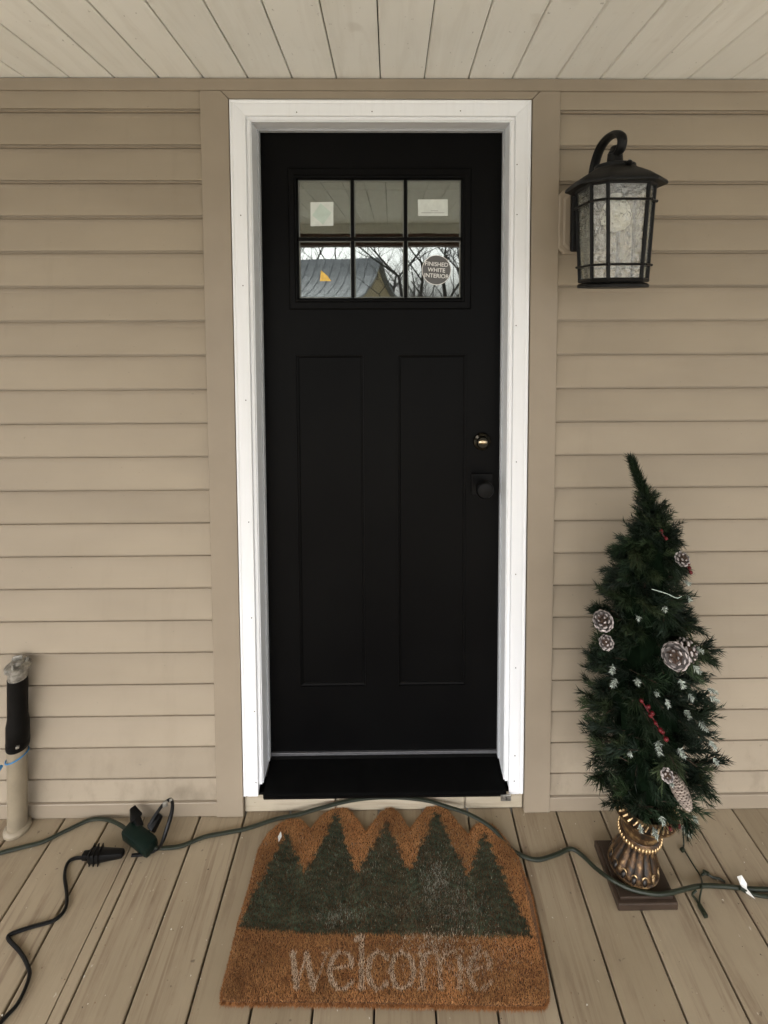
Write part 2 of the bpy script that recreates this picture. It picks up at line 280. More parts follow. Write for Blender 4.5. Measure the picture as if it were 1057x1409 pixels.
def extrude_x(name, prof, x0, x1, mat, parent, cuts=1, smooth=False):
    """prof: closed (y, z) outline"""
    n = len(prof); V = []; Fc = []
    for k in range(cuts+1):
        x = x0+(x1-x0)*k/cuts
        V += [(x, y, z) for y, z in prof]
    for k in range(cuts):
        for i in range(n):
            j = (i+1) % n; Fc.append((k*n+i, k*n+j, (k+1)*n+j, (k+1)*n+i))
    Fc.append(tuple(range(n))); Fc.append(tuple(cuts*n+i for i in reversed(range(n))))
    bm = bmesh.new(); vs = [bm.verts.new(v) for v in V]; [bm.faces.new([vs[i] for i in f]) for f in Fc]
    return keep(from_bm(name, bm, mat, parent, smooth))
def catmull(P, sub=6):
    P = [Vector(p) for p in P]; P = [P[0]*2-P[1]]+P+[P[-1]*2-P[-2]]; R = []
    for i in range(1, len(P)-2):
        for k in range(sub):
            t = k/sub; a, b, c, d = P[i-1:i+3]
            R.append(.5*((2*b)+(c-a)*t+(2*a-5*b+4*c-d)*t*t+(3*b-a-3*c+d)*t**3))
    R.append(P[-2]); return R
def bm_tube(bm, P, r, seg=8, cap=True, flat=1.0):
    P = [Vector(p) for p in P]; rings = []; up = Vector((0, 0, 1)); pn = None
    for i, q in enumerate(P):
        t = (P[min(i+1, len(P)-1)]-P[max(i-1, 0)]).normalized()
        if pn is None:
            n = t.cross(up); n = n.normalized() if n.length > .05 else t.cross(Vector((1, 0, 0))).normalized()
        else: n = (pn-t*pn.dot(t)).normalized()
        pn = n; b = t.cross(n); rr = r[i] if hasattr(r, '__len__') else r
        rings.append([bm.verts.new(q+n*(math.cos(a)*rr)+b*(math.sin(a)*rr*flat)) for a in [2*math.pi*k/seg for k in range(seg)]])
    for a, b in zip(rings, rings[1:]):
        for k in range(seg): bm.faces.new((a[k], a[(k+1) % seg], b[(k+1) % seg], b[k]))
    if cap: bm.faces.new(rings[0][::-1]); bm.faces.new(rings[-1])
def tube(name, P, r, mat, parent=None, seg=8, sub=6, flat=1.0):
    bm = bmesh.new(); Q = catmull(P, sub) if sub else P
    if hasattr(r, '__len__') and sub:
        r = list(np.interp(np.linspace(0, len(r)-1, len(Q)), range(len(r)), r))
    bm_tube(bm, Q, r, seg, True, flat); o = from_bm(name, bm, mat, parent, True)
    return keep(o) if parent else o
def lathe(name, prof, c, mat, parent, seg=40, shape=None, rot=0):
    """prof: (radius, z) from bottom to top about the point c"""
    bm = bmesh.new(); rings = []
    for i, (r, z) in enumerate(prof):
        ring = []
        for k in range(seg):
            a = 2*math.pi*k/seg+rot; rr = r*(shape(a, i) if shape else 1)
            ring.append(bm.verts.new((c[0]+rr*math.cos(a), c[1]+rr*math.sin(a), c[2]+z)))
        rings.append(ring)
    for a, b in zip(rings, rings[1:]):
        for k in range(seg): bm.faces.new((a[k], a[(k+1) % seg], b[(k+1) % seg], b[k]))
    bm.faces.new(rings[0][::-1]); bm.faces.new(rings[-1])
    o = from_bm(name, bm, mat, parent, True); return keep(o) if parent else o
def copy_part(src, parent, loc=(0, 0, 0)):
    o = src.copy(); C.objects.link(o); o.parent = parent; o.location = loc; o.matrix_parent_inverse = src.matrix_parent_inverse.copy(); return o

# ---------------------------------------------------------------- ground, deck, ceiling, roof
gm = simple('winter_lawn', (.33, .33, .30), .9, nscale=1.2, var=.35)
ground = mesh_obj('ground', [(-400, -400, -.62), (400, -400, -.62), (400, 60, -.62), (-400, 60, -.62)], [(0, 1, 2, 3)], gm); ground['kind'] = 'structure'
DP, DSP = -.44578, .13868
deck = empty('deck', (0, 0, 0), 'tan stained wooden porch deck', 'deck', 'structure'); del deck['category']
def plank_prof(x0, x1, crack=None):
    b = .0028; pts = [(x0, -.030), (x0, -b), (x0+b*.35, -b*.35), (x0+b, 0)]
    if crack: pts += [(crack-.0016, 0), (crack-.0003, -.012), (crack+.0003, -.012), (crack+.0016, 0)]
    pts += [(x1-b, 0), (x1-b*.35, -b*.35), (x1, -b), (x1, -.030)]
    return pts
def plank(x0, x1, y0, y1, crack=None, parent=None):
    pr = plank_prof(x0, x1, crack); n = len(pr)
    V = [(x, y0, z) for x, z in pr]+[(x, y1, z) for x, z in pr]
    Fc = [(i, (i+1) % n, n+(i+1) % n, n+i) for i in range(n)]+[tuple(reversed(range(n))), tuple(range(n, 2*n))]
    bm = bmesh.new(); vs = [bm.verts.new(v) for v in V]; [bm.faces.new([vs[i] for i in f]) for f in Fc]
    return from_bm('plank', bm, M_DECK, parent)
for k in range(-24, 28):
    xa = DP+k*DSP; g = .0023+random.uniform(-.0004, .0007)
    o = plank(xa+g, xa+DSP-.0025, -3.85, -.0008, xa+DSP-.032 if k == -3 else None, deck)
    o.location.z = -random.uniform(0, .0012)
    if k == -3: o['label'] = 'plank with a long thin crack along it'
box('shade_sheet', M_DARK, deck, -3.8, 3.5, -3.8, .0, -.06, -.033)  # one near-black sheet, colour standing in for the darkness below the board gaps
rim = box('rim_board', M_DECK, deck, -3.8, 3.5, -3.89, -3.855, -.28, -.004)

SZ, TL, SP, SS = 2.22949, -.0438, -.7732, .12634
ceiling = empty('porch_ceiling', (0, 0, 2.23), 'off white board ceiling of the porch', 'ceiling', 'structure'); del ceiling['category']
def soffit(x0, x1):
    b = .0045; pr = [(x0, .011), (x0, b), (x0+b, 0), (x1-b*.4, 0), (x1, b*.4), (x1, .011)]
    n = len(pr); V = []
    for y in (-3.50, -.002): V += [(x, y, SZ+TL*y+z) for x, z in pr]
    Fc = [(i, (i+1) % n, n+(i+1) % n, n+i) for i in range(n)]+[tuple(range(n)), tuple(range(n, 2*n))]
    bm = bmesh.new(); vs = [bm.verts.new(v) for v in V]; [bm.faces.new([vs[i] for i in f]) for f in Fc]
    return keep(from_bm('ceiling_board', bm, M_SOF, ceiling))
for k in range(-23, 34):
    xa = SP+k*SS; g = .0009+random.uniform(-.0003, .0006)
    soffit(xa+g+.0004, xa+SS-.0014)
def slab(name, x0, x1, y0, y1, z0, z1, mat, parent):
    bm = bmesh.new(); vs = [bm.verts.new((x, y, SZ+TL*y+z)) for x in (x0, x1) for y in (y0, y1) for z in (z0, z1)]
    [bm.faces.new([vs[i] for i in q]) for q in ((0, 1, 3, 2), (4, 6, 7, 5), (0, 4, 5, 1), (2, 3, 7, 6), (0, 2, 6, 4), (1, 5, 7, 3))]
    return keep(from_bm(name, bm, mat, parent))
slab('roof_deck', -3.7, 3.55, -3.8, .15, .0135, .12, M_DARK, ceiling)
beam = box('porch_beam', M_BEAM, None, -3.68, 3.5, -3.68, -3.503, 2.166, 2.285, .004)
fas = box('fascia_board', M_SOF, None, -3.68, 3.5, -3.66, -3.505, 2.2865, 2.388, .002); tag(fas, 'off white board above the red brown porch beam', 'board')
tag(beam, 'long red brown beam carrying the outer edge of the porch roof', 'beam')
for i, x in enumerate((-3.5, 3.3)):
    pst = box('porch_post', M_BEAM, None, x-.07, x+.07, -3.66, -3.52, .001, 2.163, .004)
    tag(pst, ('red brown square post under the left end of the porch beam', 'red brown square post under the right end of the porch beam')[i], 'post', None, 'posts under the porch beam')

# ---------------------------------------------------------------- siding wall and its trim
wall = empty('house_wall', (0, 0, 0), 'tan vinyl sided house wall with trim around the black front door', 'wall')
for (x0, x1) in ((-4.6, -.46), (.43, 4.6)):
    box('sheathing', M_SHEATH, wall, x0, x1, .001, .1, -.5, 2.5)
box('sheathing', M_SHEATH, wall, -.46, .43, .001, .1, 2.16, 2.5)
def course(x0, x1, zb, zt, mat=M_SID):  # deep slot above the lip, shaped to put a shadow line at each lap
    pr = [(-.0004, zt+.0000), (-.0006, zt-.0010), (-.0012, zt-.0120), (-.0120, zb+.034), (-.0158, zb+.0140), (-.0164, zb+.0102), (-.0160, zb+.0082), (-.0090, zb+.0080), (-.0092, zb+.0022), (-.0146, zb+.0018), (-.0150, zb+.0010), (-.0140, zb), (-.0030, zb+.0008), (-.0004, zb+.0020)]
    return extrude_x('siding_plank', pr, x0, x1, mat, wall, 1)
z_first = 2.14177
def zc(z): return 1.58756+(z-1.58756)*.992
ex = .1016*.992
for side in (0, 1):
    off = 0 if side == 0 else -.0019
    x0, x1 = ((-4.6, -.5285), (.5015, 4.6))[side]
    zb = zc(z_first+off)
    extrude_x('siding_plank', [(-.0004, 2.197), (-.0130, 2.197), (-.0164, zb+.0102), (-.0160, zb+.0082), (-.0090, zb+.0080), (-.0092, zb+.0022), (-.0146, zb+.0018), (-.0150, zb+.0010), (-.0140, zb), (-.0030, zb+.0008), (-.0004, zb+.0020)], x0, x1, M_SID, wall)
    for k in range(20): course(x0, x1, zb-ex*(k+1), zb-ex*k)
    lo = zb-ex*20
    extrude_x('siding_plank', [(-.0006, lo+.000), (-.0012, lo-.010), (-.0085, .050), (-.0085, .047), (-.0006, .047)], x0, x1, M_SID, wall)
    extrude_x('starter_strip', [(-.0006, .0462), (-.0150, .0452), (-.0162, .0435), (-.0162, .0015), (-.0006, .0015)], x0, x1, M_TRIM, wall)
# frieze under the ceiling
extrude_x('frieze_board', [(-.0006, 2.2285), (-.022, 2.2275), (-.022, 2.1965), (-.0205, 2.1948), (-.0006, 2.1948)], -4.6, 4.6, M_TRIM, wall)
# tan casing, mitred at the head
def mitred(name, outer, inner, y0, y1, mat, parent, prof=None):
    """outer/inner: (xl, xr, zt, zb_l, zb_r) rectangles open at the bottom: left, head and right pieces with 45-degree joints"""
    xl, xr, zt, bl, br = outer; il, ir, it = inner; e = .0006; R = []
    h = zt-it; L = [(xl, bl), (il, bl), (il, it), (il-h, zt), (xl, zt)]; H = [(il-h+e*3, zt), (il+e*3, it), (ir-e*3, it), (ir+h-e*3, zt)]; Rr = [(ir, br), (xr, br), (xr, zt), (ir+h, zt), (ir, it)]
    for q in (L, H, Rr):
        bm = bmesh.new(); a = [bm.verts.new((x, y0, z)) for x, z in q]; b = [bm.verts.new((x, y1, z)) for x, z in q]
        bm.faces.new(a); bm.faces.new(b[::-1])
        for i in range(len(q)): bm.faces.new((a[i], a[(i+1) % len(q)], b[(i+1) % len(q)], b[i]))
        bmesh.ops.recalc_face_normals(bm, faces=bm.faces)
        fe = [e_ for e_ in bm.edges if all(abs(v.co.y-min(y0, y1)) < 1e-6 for v in e_.verts)]
        bmesh.ops.bevel(bm, geom=fe, offset=.0012, segments=1, affect='EDGES')
        R.append(keep(from_bm(name, bm, mat, parent)))
    return R
xo_l, xo_r = -.5300, .5030
mitred('casing_board', (xo_l, xo_r, 2.1942, .0015, .0015), (-.4492, .4225, 2.1715), -.0205, -.0006, M_TRIM, wall)
box('sill_board', M_SILL, wall, -.4485, -.165, -.0055, .10, .0012, .0640, .004)
box('sill_board', M_SILL, wall, -.1635, .240, -.0055, .10, .0012, .0640, .004)
box('sill_board', M_SILL, wall, .2415, .4215, -.0040, .10, .0012, .0600, .004)
box('hall_wall', M_INT, wall, -1.5, 1.5, 2.2, 2.25, 0, 2.4)
for x in (-1.5, 1.5): box('hall_wall', M_INT, wall, x-.03, x+.03, .12, 2.2, 0, 2.4)
box('hall_floor', M_BARK, wall, -1.53, 1.53, .11, 2.25, -.02, .0)
box('hall_ceiling', M_INT, wall, -1.53, 1.53, .11, 2.25, 2.4, 2.45)
for (x0, x1) in ((-1.53, -.46), (.43, 1.53)): box('hall_wall', M_INT, wall, x0, x1, .1005, .12, 0, 2.4)
box('hall_wall', M_INT, wall, -.46, .43, .1005, .12, 2.16, 2.4)

# ---------------------------------------------------------------- white door frame
frame = empty('door_frame', (0, 0, .06), 'white primed brick moulding frame around the black front door', 'door frame')
OL, OR, OT, OB = -.4463, .4190, 2.1690, .0745
def mould(prof, label=None):
    """prof: (inset from the outer edge, y) outline swept round left side, head and right side with mitres"""
    n = len(prof)
    def pt(corner, d, y):
        return {'lb': (OL+d, y, OB+(.018 if d > .046 else 0)), 'lt': (OL+d, y, OT-d), 'rt': (OR-d, y, OT-d), 'rb': (OR-d, y, OB+(.018 if d > .046 else 0)-.004)}[corner]
    for nm, (a, b) in (('side_moulding', ('lb', 'lt')), ('head_moulding', ('lt', 'rt')), ('side_moulding', ('rt', 'rb'))):
        bm = bmesh.new(); A = [bm.verts.new(pt(a, d, y)) for d, y in prof]; B = [bm.verts.new(pt(b, d, y)) for d, y in prof]
        bm.faces.new(A); bm.faces.new(B[::-1])
        for i in range(n): bm.faces.new((A[i], A[(i+1) % n], B[(i+1) % n], B[i]))
        if nm == 'head_moulding': bmesh.ops.scale(bm, vec=(.9985, 1, 1), space=Matrix.Translation((-(OL+OR)/2, 0, 0)), verts=bm.verts)
        o = from_bm(nm, bm, M_WHITE, frame); keep(o)
mould([(0, -.001), (0, -.0215), (.002, -.0262), (.006, -.0272), (.011, -.0252), (.0135, -.0262), (.018, -.0268), (.040, -.0268), (.0458, -.0262), (.0465, -.0235), (.0468, -.001)])
# jamb: brick-mould inner step, then the deep reveal
def ring(name, d0, d1, y0, y1, mat, zb_l, bev=.0008):
    xl, xr, zt = OL+d0, OR-d0, OT-d0; il, ir, it = OL+d1, OR-d1, OT-d1
    for nm, q in ((name, [(xl, zb_l), (il, zb_l), (il, it), (xl, it)]), (name, [(ir, zb_l), (xr, zb_l), (xr, it), (ir, it)]), (name, [(xl, it+.0004), (xr, it+.0004), (xr, zt), (xl, zt)])):
        bm = bmesh.new(); bm_box(bm, min(p[0] for p in q), max(p[0] for p in q), y0, y1, min(p[1] for p in q), max(p[1] for p in q), bev)
        keep(from_bm(nm, bm, mat, frame, recalc=False))
ring('jamb_edge', .0470, .0565, -.0175, .010, M_WHITE, OB+.030)
ring('jamb', .0480, .0600, -.0130, .0950, M_JAMB, OB+.030)
ring('door_stop', .0602, .0655, .045, .0640, M_WSTRIP, OB+.045)
NAILS = [(-.2536, 2.1315), (-.0388, 2.1339), (.2141, 2.1363), (.3779, 1.9855), (.3794, 1.843), (.3800, 1.5214), (.3851, 1.1151), (.3866, .7705), (.3897, .4769), (.3904, .1955), (.3891, .1131), (-.418, 1.8415), (-.4157, 1.6398), (-.4139, 1.3043), (-.4124, .938), (-.4094, .6429), (-.4062, .3481), (-.406, .1198)]
n0 = None
for x, z in NAILS:
    if n0 is None:
        n0 = lathe('nail', [(.0008, -.0004), (.0018, -.0002), (.0018, .0005)], (0, 0, 0), M_NAIL, frame, 8); n0.matrix_parent_inverse = Matrix.Identity(4); n0.rotation_euler = (math.pi/2, 0, 0); n0.location = (x, -.0271, z-.06)
    else:
        c = n0.copy(); C.objects.link(c); c.parent = frame; c.location = (x, -.0271, z-.06)
# threshold
th = [(.10, .118), (.066, .118), (.060, .112), (.052, .110), (-.020, .094), (-.034, .0905), (-.038, .088), (-.038, .080), (-.030, .0665), (.10, .0665)]
extrude_x('threshold', th, -.3822, .3630, M_THR, frame)
for xx in ((-.424, -.3826), (.3634, .402)):
    extrude_x('threshold_end', [(.04, .0735), (-.012, .0735), (-.014, .0665), (.04, .0665)], xx[0], xx[1], M_THR, frame)
cl = box('threshold_clip', M_STEEL, frame, .3445, .3760, -.0430, -.0385, .0640, .0830, .0008)
def text_mesh(s, size, align='CENTER'):
    cu = bpy.data.curves.new('lettering', 'FONT'); cu.body = s; cu.size = size; cu.align_x = align; cu.align_y = 'CENTER'; cu.extrude = .0002; cu.space_line = .92
    cu.offset = size*.012
    t = bpy.data.objects.new('lettering', cu); C.objects.link(t); dg = bpy.context.evaluated_depsgraph_get(); me = bpy.data.meshes.new_from_object(t.evaluated_get(dg)); bpy.data.objects.remove(t); me.name = 'lettering'; return me
def lettering(s, size, x, y, z, mat, parent, rot=0):
    me = text_mesh(s, size); me.materials.clear(); me.materials.append(mat); o = bpy.data.objects.new('lettering', me); C.objects.link(o); o.parent = parent
    base = Vector(parent.location) if parent.parent is None else Vector(parent.parent.location)
    o.matrix_local = Matrix.Translation(Vector((x, y, z))-base) @ Matrix.Rotation(math.pi/2, 4, 'X') @ Matrix.Rotation(rot, 4, 'Z'); 
    if parent.parent is not None: o.matrix_parent_inverse = Matrix.Translation(base)
    return o
lt = lettering('S', .012, .3615, -.0436, .0735, M_DARK, cl)

# ---------------------------------------------------------------- the door
DX0, DX1, DZ0, DZ1 = -.3855, .3560, .1215, 2.1075
YF = .0665                                             # face of the slab
door = empty('front_door', (-.015, .09, .12), 'black front door with six small panes over two tall panels', 'door')
def door_slab():
    lx0, lx1, lz0, lz1 = -.2960, .2575, 1.5705, 1.9960      # lite cut-out
    P = [(-.2825, -.0735, .352, 1.4265), (.0345, .2485, .352, 1.4265)]
    xs = sorted({DX0, DX1, lx0, lx1, *[q for p in P for q in p[:2]]}); zs = sorted({DZ0, DZ1, lz0, lz1, .352, 1.4265})
    bm = bmesh.new(); V = {}
    def v(x, y, z):
        k = (round(x, 5), round(y, 5), round(z, 5))
        if k not in V: V[k] = bm.verts.new(k)
        return V[k]
    def inside(x, z, r): return r[0] < x < r[1] and r[2] < z < r[3]
    for a, b in zip(xs, xs[1:]):
        for c, d in zip(zs, zs[1:]):
            mx, mz = (a+b)/2, (c+d)/2
            if inside(mx, mz, (lx0, lx1, lz0, lz1)) or any(inside(mx, mz, p) for p in P): continue
            bm.faces.new([v(a, YF, c), v(b, YF, c), v(b, YF, d), v(a, YF, d)])
    for r in P:                                        # recessed flat panels with a moulded step
        x0, x1, z0, z1 = r; steps = [(0, YF), (.0008, YF+.004), (.006, YF+.0055), (.0085, YF+.0085)]
        for (i0, y0), (i1, y1) in zip(steps, steps[1:]):
            A = [(x0+i0, z0+i0), (x1-i0, z0+i0), (x1-i0, z1-i0), (x0+i0, z1-i0)]; B = [(x0+i1, z0+i1), (x1-i1, z0+i1), (x1-i1, z1-i1), (x0+i1, z1-i1)]
            for k in range(4):
                j = (k+1) % 4; bm.faces.new([v(A[k][0], y0, A[k][1]), v(A[j][0], y0, A[j][1]), v(B[j][0], y1, B[j][1]), v(B[k][0], y1, B[k][1])])
        i, y = steps[-1]; bm.faces.new([v(x0+i, y, z0+i), v(x1-i, y, z0+i), v(x1-i, y, z1-i), v(x0+i, y, z1-i)])
    for r, s in (((DX0, DX1, DZ0, DZ1), 1), ((lx0, lx1, lz0, lz1), 1)):
        x0, x1, z0, z1 = r; q = [(x0, z0), (x1, z0), (x1, z1), (x0, z1)]
        for k in range(4):
            (a, c), (b, d) = q[k], q[(k+1) % 4]; bm.faces.new([bm.verts.new((a, YF, c)), bm.verts.new((b, YF, d)), bm.verts.new((b, YF+.044, d)), bm.verts.new((a, YF+.044, c))])
    yb = YF+.044
    for a, b, c, d in ((DX0, lx0, DZ0, DZ1), (lx1, DX1, DZ0, DZ1), (lx0, lx1, DZ0, lz0), (lx0, lx1, lz1, DZ1)):
        bm.faces.new([bm.verts.new(p) for p in ((a, yb, c), (a, yb, d), (b, yb, d), (b, yb, c))])
    bmesh.ops.remove_doubles(bm, verts=bm.verts, dist=1e-5)
    return keep(from_bm('door_slab', bm, M_DOOR, door))
door_slab()
# lite frame: raised surround with sloped inner edge
def picture_frame(name, o, i, prof, mat, parent):
    """prof: (t 0..1 from outer to inner rect, y)"""
    bm = bmesh.new(); R = []
    for t, y in prof:
        x0, x1, z0, z1 = [a+(b-a)*t for a, b in zip(o, i)]
        R.append([bm.verts.new(p) for p in ((x0, y, z0), (x1, y, z0), (x1, y, z1), (x0, y, z1))])
    for A, B in zip(R, R[1:]+R[:1]):
        for k in range(4): j = (k+1) % 4; bm.faces.new((A[k], A[j], B[j], B[k]))
    return keep(from_bm(name, bm, mat, parent))
LO = (-.2985, .2600, 1.5685, 1.9985); LI = (-.2705, .2300, 1.6040, 1.9650)
picture_frame('window_frame', LO, LI, [(0, YF-.0005), (0, YF-.007), (.12, YF-.010), (.62, YF-.0105), (.72, YF-.007), (.86, YF-.0065), (1, YF+.002), (1, YF+.03), (0, YF+.03)], M_DOOR, door)
vx = [-.1040, .0590]; hz = 1.7845
for x in vx:
    for z0, z1 in ((LI[2]+.0005, hz-.0055), (hz+.0055, LI[3]-.0005)):
        bm = bmesh.new(); bm_box(bm, x-.0052, x+.0052, YF-.004, YF+.0125, z0, z1, .002); keep(from_bm('muntin', bm, M_DOOR, door, recalc=False))
bm = bmesh.new(); bm_box(bm, LI[0]+.0005, LI[1]-.0005, YF-.0045, YF+.0125, hz-.0052, hz+.0052, .002); keep(from_bm('muntin', bm, M_DOOR, door, recalc=False))
YG = YF+.0140
bead = M_STK_G
M_BEAD = simple('grey_glazing_bead', (.22, .23, .21), .5, var=.1)
xsg = [LI[0], vx[0], vx[1], LI[1]]; zsg = [LI[2], hz, LI[3]]; panes = {}
for i in range(3):
    for j in range(2):
        x0, x1, z0, z1 = xsg[i]+.0003, xsg[i+1]-.0003, zsg[j]+.0003, zsg[j+1]-.0003
        o = box('pane', M_GLASS, door, x0, x1, YG, YG+.0035, z0, z1); panes[(i, j)] = o
        mx0 = x0+(.0055 if i else .0015); mx1 = x1-(.0055 if i < 2 else .0015); mz0 = z0+(.0055 if j else .0015); mz1 = z1-(.0015 if j else .0055)
        s = picture_frame('glazing_bead', (mx0-.001, mx1+.001, mz0-.001, mz1+.001), (mx0+.0022, mx1-.0022, mz0+.0022, mz1-.0022), [(0, YG-.0045), (.6, YG-.0045), (1, YG-.0006), (0, YG-.0006)], M_BEAD, o)
        s.matrix_parent_inverse = o.matrix_parent_inverse.copy(); s.matrix_parent_inverse = Matrix.Translation(-Vector(door.location)) if False else Matrix.Identity(4)
# stickers sit on the panes
def sticker(pane, poly, mat, y=YG-.0007, name='sticker', label=None):
    V = [(x, y, z) for x, z in poly]+[(x, y+.0004, z) for x, z in poly]; n = len(poly)
    bm = bmesh.new(); vs = [bm.verts.new(v) for v in V]; bm.faces.new(vs[:n]); bm.faces.new(vs[n:][::-1])
    for i in range(n): bm.faces.new((vs[i], vs[(i+1) % n], vs[n+(i+1) % n], vs[n+i]))
    o = from_bm(name, bm, mat, pane)
    if label: o['label'] = label
    return o
sticker(panes[(0, 1)], [(-.2345, 1.826), (-.1640, 1.8275), (-.1630, 1.9005), (-.2335, 1.8995)], M_STK_W, label='white square sticker on the upper left pane')
sticker(panes[(0, 1)], [(-.1990+.030*math.cos(a), 1.8635+.033*math.sin(a)) for a in [math.pi/2*k+.12 for k in range(4)]], M_STK_G, YG-.0012, 'sticker_print')
sticker(panes[(2, 1)], [(.0985, 1.8570), (.1905, 1.8575), (.1900, 1.9080), (.0975, 1.9075)], M_STK_W, label='white oblong sticker on the upper right pane')
for q, z in enumerate((1.866, 1.872)): sticker(panes[(2, 1)], [(.108+.03*q, z), (.150-.02*q+.03, z), (.150-.02*q+.03, z+.0016), (.108+.03*q, z+.0016)], M_PRINT, YG-.0012, 'sticker_print')
sticker(panes[(0, 0)], [(-.2075, 1.657), (-.1720, 1.6570), (-.1850, 1.6745), (-.2035, 1.6905)], M_STK_Y, label='yellow triangular sticker on the lower left pane')
rs = sticker(panes[(2, 0)], [(.1555+.0455*math.cos(a), 1.6905+.0465*math.sin(a)) for a in [2*math.pi*k/40 for k in range(40)]], M_STK_TXT, label='round grey FINISHED WHITE INTERIOR sticker')
sticker(panes[(2, 0)], [(.1555+.0435*math.cos(a), 1.6905+.0445*math.sin(a)) for a in [2*math.pi*k/40 for k in range(40)]], M_STK_GREY, YG-.0011, 'sticker_face')
for s, dz, sz in (('FINISHED', .0175, .0175), ('WHITE', -.0005, .0175), ('INTERIOR', -.0185, .0175)):
    me = text_mesh(s, sz); me.materials.clear(); me.materials.append(M_STK_TXT); o = bpy.data.objects.new('lettering', me); C.objects.link(o); o.parent = panes[(2, 0)]
    o.matrix_local = Matrix.Translation((.1555, YG-.0016, 1.6905+dz)) @ Matrix.Rotation(math.pi/2, 4, 'X') @ Matrix.Rotation(math.radians(-4), 4, 'Z')
# light strip at the door bottom (sweep)
box('door_sweep', M_ALU, door, -.3790, .3555, YF-.0055, YF-.0005, .1225, .1265, .0008)
box('door_sweep', M_ALU, door, -.3790, .3555, YF-.0085, YF-.0005, .1295, .1345, .001)
# deadbolt and knob
db = lathe('deadbolt', [(.0285, 0), (.0285, .004), (.0265, .0075), (.019, .010), (.018, .0165), (.016, .0185), (.006, .0185)], (0, 0, 0), M_GLOSSBLK, door, 32)
def place_part(o, loc, rx):
    o.matrix_parent_inverse = Matrix.Translation(-o.parent.location) if o.parent.parent is None else Matrix.Identity(4); o.location = loc; o.rotation_euler = (rx, 0, 0)
place_part(db, (.2985, YF-.0003, 1.1525), math.pi/2)
ky = lathe('key_cylinder', [(.0135, .0), (.0135, .0015), (.011, .003)], (0, 0, 0), M_BRASS, db, 24); ky.matrix_parent_inverse = Matrix.Identity(4); ky.location = (0, .002, .0182); ky.scale = (1.0, .45, 1)
kn = bpy.data.objects.new('door_knob', None)
bm = bmesh.new(); bm_box(bm, .2655, .3315, YF-.0085, YF-.0003, .9830, 1.0500, .002)
ros = keep(from_bm('rosette', bm, M_KNOB, door, recalc=False))
kb = lathe('door_knob', [(.012, 0), (.012, .024), (.016, .029), (.0245, .034), (.0275, .042), (.0270, .052), (.022, .058), (.006, .0605)], (0, 0, 0), M_KNOB, door, 32)
place_part(kb, (.2985, YF-.008, 1.0165), math.pi/2)

# ---------------------------------------------------------------- doormat
mat_o = empty('doormat', (0, -.22, 0), 'brown coir welcome mat with five dark green pines and a zigzag top edge', 'doormat')
poly = MAT
bm = bmesh.new(); n = len(poly)
a = [bm.verts.new((x, y, .0035)) for x, y in poly]; b = [bm.verts.new((x, y, .0115)) for x, y in poly]
for i in range(n): bm.faces.new((a[i], a[(i+1) % n], b[(i+1) % n], b[i]))
from mathutils.geometry import tessellate_polygon
for t3 in tessellate_polygon([[Vector((x, y, 0)) for x, y in poly]]):
    bm.faces.new([b[q] for q in t3]); bm.faces.new([a[q] for q in t3[::-1]])
keep(from_bm('backing', bm, M_MATBASE, mat_o))
def inpoly(px, py, P):
    r = np.zeros(len(px), bool); n = len(P)
    for i in range(n):
        x0, y0 = P[i]; x1, y1 = P[(i+1) % n]
        c = ((y0 > py) != (y1 > py)); 
        with np.errstate(divide='ignore', invalid='ignore'): xi = (x1-x0)*(py-y0)/(y1-y0)+x0
        r ^= c & (px < xi)
    return r
def dist_poly(px, py, pts, closed=False, width=None):
    d = np.full(len(px), 9.0); m = len(pts)
    for i in range(m if closed else m-1):
        x0, y0 = pts[i]; x1, y1 = pts[(i+1) % m]; dx, dy = x1-x0, y1-y0; L = dx*dx+dy*dy+1e-12
        t = np.clip(((px-x0)*dx+(py-y0)*dy)/L, 0, 1); q = np.hypot(px-x0-t*dx, py-y0-t*dy)
        if width is not None: q = q-width(dx, dy)
        d = np.minimum(d, q)
    return d
def vnoise(x, y, s, seed):
    r = np.random.default_rng(seed).random((64, 64)); X = x*s; Y = y*s; xi = np.floor(X).astype(int); yi = np.floor(Y).astype(int); fx = X-xi; fy = Y-yi
    fx = fx*fx*(3-2*fx); fy = fy*fy*(3-2*fy); g = lambda i, j: r[i % 64, j % 64]
    return (g(xi, yi)*(1-fx)+g(xi+1, yi)*fx)*(1-fy)+(g(xi, yi+1)*(1-fx)+g(xi+1, yi+1)*fx)*fy
NF = 190000
xs = rng.uniform(-.385, .37, NF); ys = rng.uniform(-.468, .006, NF); k = inpoly(xs, ys, poly); xs, ys = xs[k], ys[k]; NF = len(xs)
col = np.zeros((NF, 3))
v1 = vnoise(xs, ys, 60, 1); v2 = vnoise(xs, ys, 14, 2); r1 = rng.random(NF)
brown = np.array([.34, .155, .062]); brown2 = np.array([.54, .29, .125])
mixv = np.clip(v1*.5+r1*.75-.15, 0, 1)[:, None]
brown, brown2 = brown*np.array([1.12, 1.08, 1.02]), brown2*np.array([1.08, 1.05, 1.0])
col = brown*(1-mixv)+brown2*mixv; col *= (.62+.55*v2)[:, None]
jx = xs+rng.normal(0, .0022, NF)+.022*(vnoise(xs, ys*2.5, 75, 15)-.5); jy = ys+rng.normal(0, .0025, NF)+.004*(vnoise(xs, ys, 90, 5)-.5)
tree_in = inpoly(jx, jy, MATTREE)
green = np.array([.030, .045, .028]); green2 = np.array([.085, .108, .068])
gm_ = np.clip(v1*.6+rng.random(NF)*.5, 0, 1)[:, None]; gc = green*(1-gm_)+green2*gm_
gc *= (.7+.5*vnoise(xs*.7, ys*1.6, 40, 8))[:, None]
